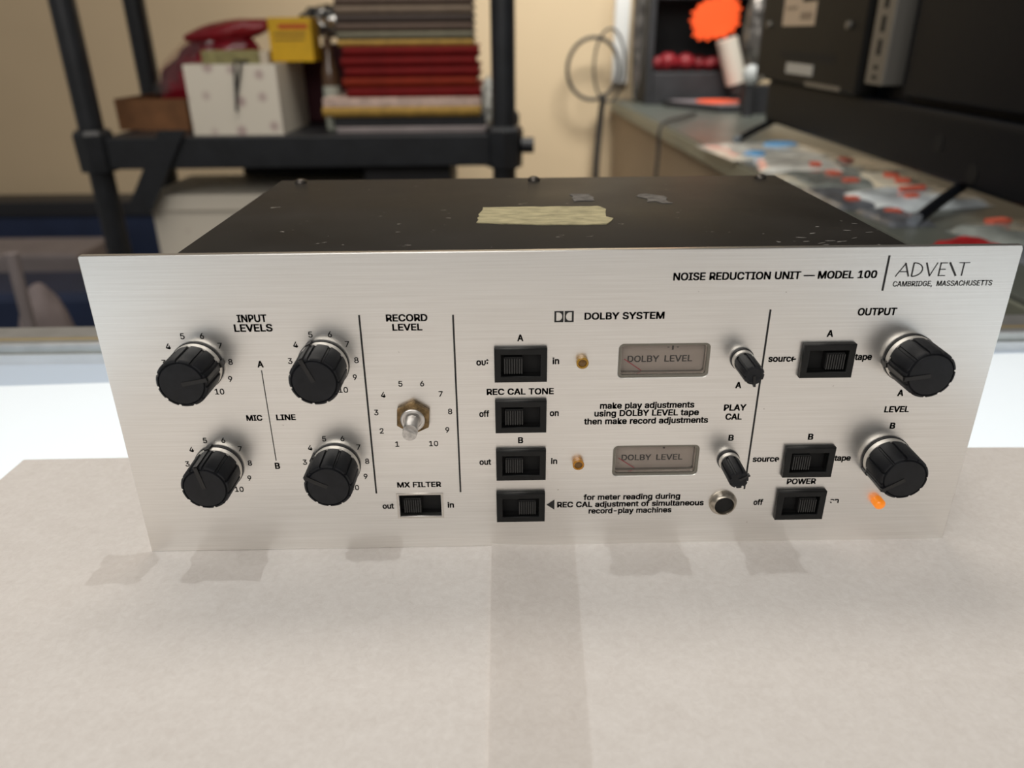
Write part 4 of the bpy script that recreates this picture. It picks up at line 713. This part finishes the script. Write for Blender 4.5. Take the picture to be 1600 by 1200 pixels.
# ------------------------------------------------------------------ return counter on the right
CR = .035
c2 = thing('display_counter', 'beige sided display counter along the right carrying the television and packets', 'display counter', (.45, 0, -1), CR)
def c2b(name, m, x0, x1, y0, y1, z0, z1, bev=0): return obj(name, box(B(), x0, x1, y0, y1, z0+1, z1+1, bev), M[m], c2)
c2b('cabinet', 'beige_side', .012, .62, .315, 2.50, -1, -.036); c2b('top_frame', 'edge', 0, .64, .305, 2.50, -.036, -.006, .002)
c2b('glass_top', 'top2', .002, .638, .307, 2.498, -.006, 0, .001)
# wires hanging at the wall corner and down the counter side
def wire(label, pts, r, name='cable'):
    bm = B(); tube(bm, spline(pts, 10), r, 8); tag(obj(name, bm, M['cord'], None, True), label, 'cable')
wire('thick dark cable hanging down the wall corner beside the right counter', [(.332, 2.44, .02), (.325, 2.45, -.05), (.315, 2.45, -.25), (.318, 2.45, -.6)], .011)
lp = [(.29+.085*math.cos(t), 2.42, .10+.095*math.sin(t)) for t in [.3+2*PI*k/18 for k in range(19)]]
wire('coiled grey cable loop hanging on the wall at the end of the right counter', lp, .006)
wire('second thin cable loop beside the coiled grey cable on the wall', [(.34+.05*math.cos(t), 2.40, .11+.11*math.sin(t)) for t in [.9+2*PI*k/18 for k in range(19)]], .004)
wire('thin brown cable drooping over the edge of the right counter', [(.52, 1.92, .006), (.45, 1.78, .010), (.375, 1.66, .004), (.368, 1.64, -.06), (.362, 1.62, -.2), (.372, 1.62, -.5)], .004)

# television, its back towards us
TX = .57
tv = thing('television', 'large flat television on the right counter seen from its black back', 'television', (TX, .95, .03))
def tvb(name, m, x0, x1, y0, y1, z0, z1, bev=0, parent=tv): return obj(name, box(B(), x0-TX, x1-TX, y0-.95, y1-.95, z0-.03, z1-.03, bev, 3), M[m], parent)
tvb('screen_panel', 'tv2', .585, .612, .36, 1.53, .030, .50, .004)
tvb('screen', 'screen', .612, .6135, .37, 1.52, .045, .49)
tvb('lower_housing', 'tv2', .562, .586, .42, 1.47, .033, .118, .008)
hs = tvb('back_housing', 'tv', .548, .586, 1.0, 1.52, .118, .44, .006)
tvb('side_housing', 'tv2', .566, .586, .40, .885, .125, .44, .008)
tvb('port_recess', 'hole', .5474, .5482, 1.10, 1.37, .163, .176); tvb('rating_plate', 'dull', .5470, .5481, 1.19, 1.33, .138, .157)
tvb('port_strip', 'bracket', .5470, .5481, 1.06, 1.22, .121, .128)
lb = tvb('label', 'label', .5474, .5481, 1.215, 1.385, .222, .335)
tvb('label_print', 'labelink', .5470, .5474, 1.23, 1.29, .232, .245, 0, lb); tvb('label_print', 'labelink', .5470, .5474, 1.31, 1.37, .25, .256, 0, lb); tvb('label_print', 'hole', .5470, .5474, 1.215, 1.285, .262, .335, 0, lb)
br = tvb('wall_bracket', 'bracket', .553, .586, .925, .985, .138, .43, .002)
for i, (zz, hh) in enumerate([(.146, .006), (.160, .006), (.180, .022), (.212, .022), (.244, .022), (.276, .022), (.308, .022)]): tvb('slot', 'hole', .5522, .5532, .948, .960, zz, zz+hh, 0, br)
for y, zz in ((1.06, .222), (1.46, .225), (1.47, .12)):
    bm = B(); tube(bm, [(.5485-TX, y-.95, zz-.03), (.542-TX, y-.95, zz-.03)], .006, 14); obj('screw', bm, M['bracket'], tv, True)
for y in (.752, .662):
    bm = B(); tube(bm, [(.5625-TX, y-.95, .078-.03-(.025 if y < .7 else 0)), (.5612-TX, y-.95, .078-.03-(.025 if y < .7 else 0))], .012, 14); obj('screw_recess', bm, M['hole'], tv, True)
def foot(y):
    bm = B(); pts = [(.482, y-.045, .006), (.535, y+.0, .022), (.59, y+.045, .036)]
    a = [(p[0]-TX, p[1]-.95, p[2]-.03) for p in pts]
    tube(bm, spline(a, 5), .0072, 10)
    for v in bm.verts: v.co.z = max(v.co.z, -.0298)
    o = obj('foot', bm, M['tv2'], tv, True)
    cm = B(); tube(cm, [(.474-TX, y-.052-.95, .0066-.03), (.487-TX, y-.041-.95, .0078-.03)], .0065, 10); obj('foot_cap', cm, M['dull'], o, True)
foot(.665); foot(1.42)

# packets on the counter under the television
def packet(label, cx, cy, w, d, h, rot, m, tags=(), name='wrapped_packet', discs=()):
    t = thing(name, label, 'packet', (cx+.02, cy, 0.0003), rot, 'packets on the right counter')
    w *= 1.28; d *= 1.15; bm = B(); nx, ny = 14, 14; top = []; bot = []
    for j in range(ny+1):
        for i in range(nx+1):
            a, b = i/nx*2-1, j/ny*2-1; e = max(0, 1-a**6)*max(0, 1-b**6)
            top.append(bm.verts.new((a*w/2, b*d/2, .0006+h*e**.5*(.75+.3*noise.noise(Vector((a*2, b*2, cx*50)))))))
            bot.append(bm.verts.new((a*w/2, b*d/2, 0)))
    s = nx+1
    for j in range(ny):
        for i in range(nx):
            p = j*s+i; bm.faces.new((top[p], top[p+1], top[p+s+1], top[p+s])); bm.faces.new((bot[p], bot[p+s], bot[p+s+1], bot[p+1]))
    edge = [j for j in range(nx)]
    def side(p, q): bm.faces.new((bot[p], bot[q], top[q], top[p]))
    for i in range(nx): side(i, i+1); side(ny*s+i+1, ny*s+i)
    for j in range(ny): side((j+1)*s, j*s); side(j*s+nx, (j+1)*s+nx)
    obj('wrapper', bm, M[m], t, True)
    for (a, b, tw, td) in tags: obj('price_tag', box(B(), a-tw*.4, a+tw*.4, b-td*.4, b+td*.4, h*.8, h*1.06+.0012), M['orange_tag'], t)
    for (a, b, ra, rb_) in discs:
        bm = B(); lathe(bm, [(0, h*.6), (1, h*.6), (1, h*1.1+.001), (.7, h*1.2+.003), (0, h*1.25+.003)], 28, (0, 0, 0), 'z')
        for v in bm.verts: v.co = Vector((a+v.co.x*ra, b+v.co.y*rb_, v.co.z))
        obj('blue_disc', bm, M['blue'], t, True)
packet('pale packet with two blue discs, farthest packet before the television', .478, 1.235, .17, .18, .008, .1, 'pk_w', (), discs=[(.045, .04, .035, .02), (-.055, -.07, .02, .018)])
packet('white ribbed packet just nearer than the packet with blue discs', .475, 1.055, .11, .13, .012, -.2, 'pk_w', [(.02, -.04, .02, .025)])
packet('green grey packet under the television beside the white ribbed one', .575, 1.04, .085, .16, .010, .1, 'pk_g', [(-.01, .03, .02, .03)])
packet('green grey packet with orange tag nearer along the counter edge', .480, .915, .12, .13, .010, .15, 'pk_g', [(.01, .02, .02, .03), (.0, -.045, .025, .02)])
packet('cream packet with orange tags in the middle of the counter', .560, .875, .07, .115, .016, -.1, 'pk_t', [(-.01, .0, .022, .022), (-.01, -.045, .022, .018)])
packet('shiny blue grey packet, the brightest under the television', .525, .756, .13, .10, .016, .25, 'pk_b', [(.01, .015, .05, .008), (-.03, -.03, .02, .012)])
packet('dark grey packet by the counter edge behind the television foot', .435, .775, .05, .12, .008, .05, 'pk_d', [(.0, -.03, .02, .018)])
packet('dark grey packet with orange tag beside the tip of the television foot', .452, .655, .045, .08, .008, .1, 'pk_d', [(.004, .01, .022, .016)])
packet('green grey packet with orange tag in front of the television foot', .556, .560, .10, .085, .013, .3, 'pk_g', [(-.01, .028, .035, .016)])
packet('dark blue grey packet at the nearest end by the right edge of photo', .655, .52, .09, .12, .012, .1, 'pk_b', [])
packet('small red packet nearest to the audio unit on the right counter', .462, .505, .045, .04, .012, .2, 'redpk', [])
packet('dark grey packet between the red packet and the right edge', .540, .47, .09, .07, .010, .1, 'pk_d', [(.0, .01, .02, .012)])

# far end of the right counter
bc = thing('display_case', 'open black case with dark red beads inside at the far end', 'case', (.585, 2.36, 0))
bm = B()
box(bm, -.145, .175, .09, .11, 0, .32, .003); box(bm, -.145, -.125, -.09, .09, 0, .32, .003); box(bm, .155, .175, -.09, .09, 0, .32, .003); box(bm, -.125, .155, -.09, .09, .30, .32, .003); box(bm, -.125, .155, -.09, .09, 0, .095, .004)
obj('shell', bm, M['casebk'], bc)
for i, (x, zz, r) in enumerate([(-.094, .092, .021), (-.07, .098, .026), (-.045, .090, .02), (-.012, .094, .025), (.03, .095, .022), (.065, .092, .02), (.1, .094, .022)]):
    o = obj('bead', blob(0, (r*1.2, r, r), i, .12), M['redball'], None, True); o.location = (.585+x, 2.33-.01*(i % 2), .0955+r*1.12)
    tag(o, ['leftmost dark red bead in the black case', 'dark red bead second from left in the black case', 'dark red bead third from left in the black case', 'dark red bead in the middle of the black case', 'dark red bead third from right in the black case', 'dark red bead second from right in the black case', 'rightmost dark red bead in the black case'][i], 'bead', 'red beads in the black case')
bag = obj('foil_bag', blob(0, (.040, .05, .27), 6, .10, 3), M['foil'], None, True); bag.location = (.412, 2.30, .285); 
bag.scale = (.5, .4, 1); tag(bag, 'tall crumpled grey foil bag between white trim and black case', 'bag')
tbox('carton', 'small black carton under the shiny foil bag left of the television', 'box', .668, .745, 1.95, 2.03, .0003, .075, 'casebk')
bag = obj('foil_bag', blob(0, (.044, .03, .13), 8, .16, 2), M['foil'], None, True); bag.location = (.694, 1.98, .212); tag(bag, 'shiny crumpled foil bag just left of the television', 'bag')
wl = thing('light_bulb', 'white round bulb in front of the foil bag by the television', 'bulb', (.655, 1.90, .0003))
obj('base', lathe(B(), [(0, 0), (.015, 0), (.012, .085), (0, .085)], 20, (0, 0, 0), 'z'), M['casebk'], wl, True); obj('globe', lathe(B(), [(.011, .08), (.019, .092), (.022, .106), (.019, .12), (.011, .128), (0, .131)], 24, (0, 0, 0), 'z'), M['white'], wl, True)
def starburst(cx, cz, rx, rz, n, seed):
    rnd = random.Random(seed); pts = []
    for i in range(2*n):
        a = PI*i/n; r = (1 if i % 2 else .84)*(1+rnd.uniform(-.05, .05)); c, s = math.cos(a), math.sin(a); q = (abs(c)**3+abs(s)**3)**(-1/3)
        pts.append((cx+rx*r*c*q, cz+rz*r*s*q))
    return pts
bm = prism(B(), starburst(0, 0, .080, .062, 18, 1), .0012, lambda a, b, w: (a*.97-b*.12, w, b*.97+a*.2))
o = obj('price_tag', bm, M['star']); o.location = (.640, 2.262, .246); tag(o, 'large orange starburst price tag on the front of the black case', 'price tag')
tb = thing('tube', 'ivory tube leaning below the orange starburst tag', 'tube', (.715, 2.235, .03))
bm = B(); tube(bm, [(0, 0, .035), (-.043, .0, .158)], .032, 20); obj('body', bm, M['tube'], tb, True)
bm = B(); tube(bm, [(.0105, 0, .004), (0, 0, .035)], .026, 20); obj('cap', bm, M['cord'], tb, True)
pl = thing('laptop', 'closed flat black device with orange oval tag, in front of the case', 'laptop', (.66, 2.13, .0003), CR)
bm = B(); prism(bm, [(-.165, .12), (.17, .12), (.17, -.13), (-.06, -.13), (-.165, .06)], .016, lambda a, b, w: (a, b, w)); obj('body', bm, M['casebk'], pl)
bm = B(); prism(bm, [(-.145, .105), (.16, .105), (.16, -.115), (-.05, -.115), (-.145, .06)], .002, lambda a, b, w: (a, b, w+.016)); obj('lid', bm, M['plate'], pl)
bm = B(); lathe(bm, [(0, 0), (1, 0), (1, .001), (0, .001)], 36, (0, 0, 0), 'z')
for v in bm.verts: v.co = Vector((v.co.x*.068, v.co.y*.072, v.co.z))
o = obj('price_tag', bm, M['star2']); o.location = (.640, 2.135, .0193); tag(o, 'orange oval price tag lying on the flat black device', 'price tag')
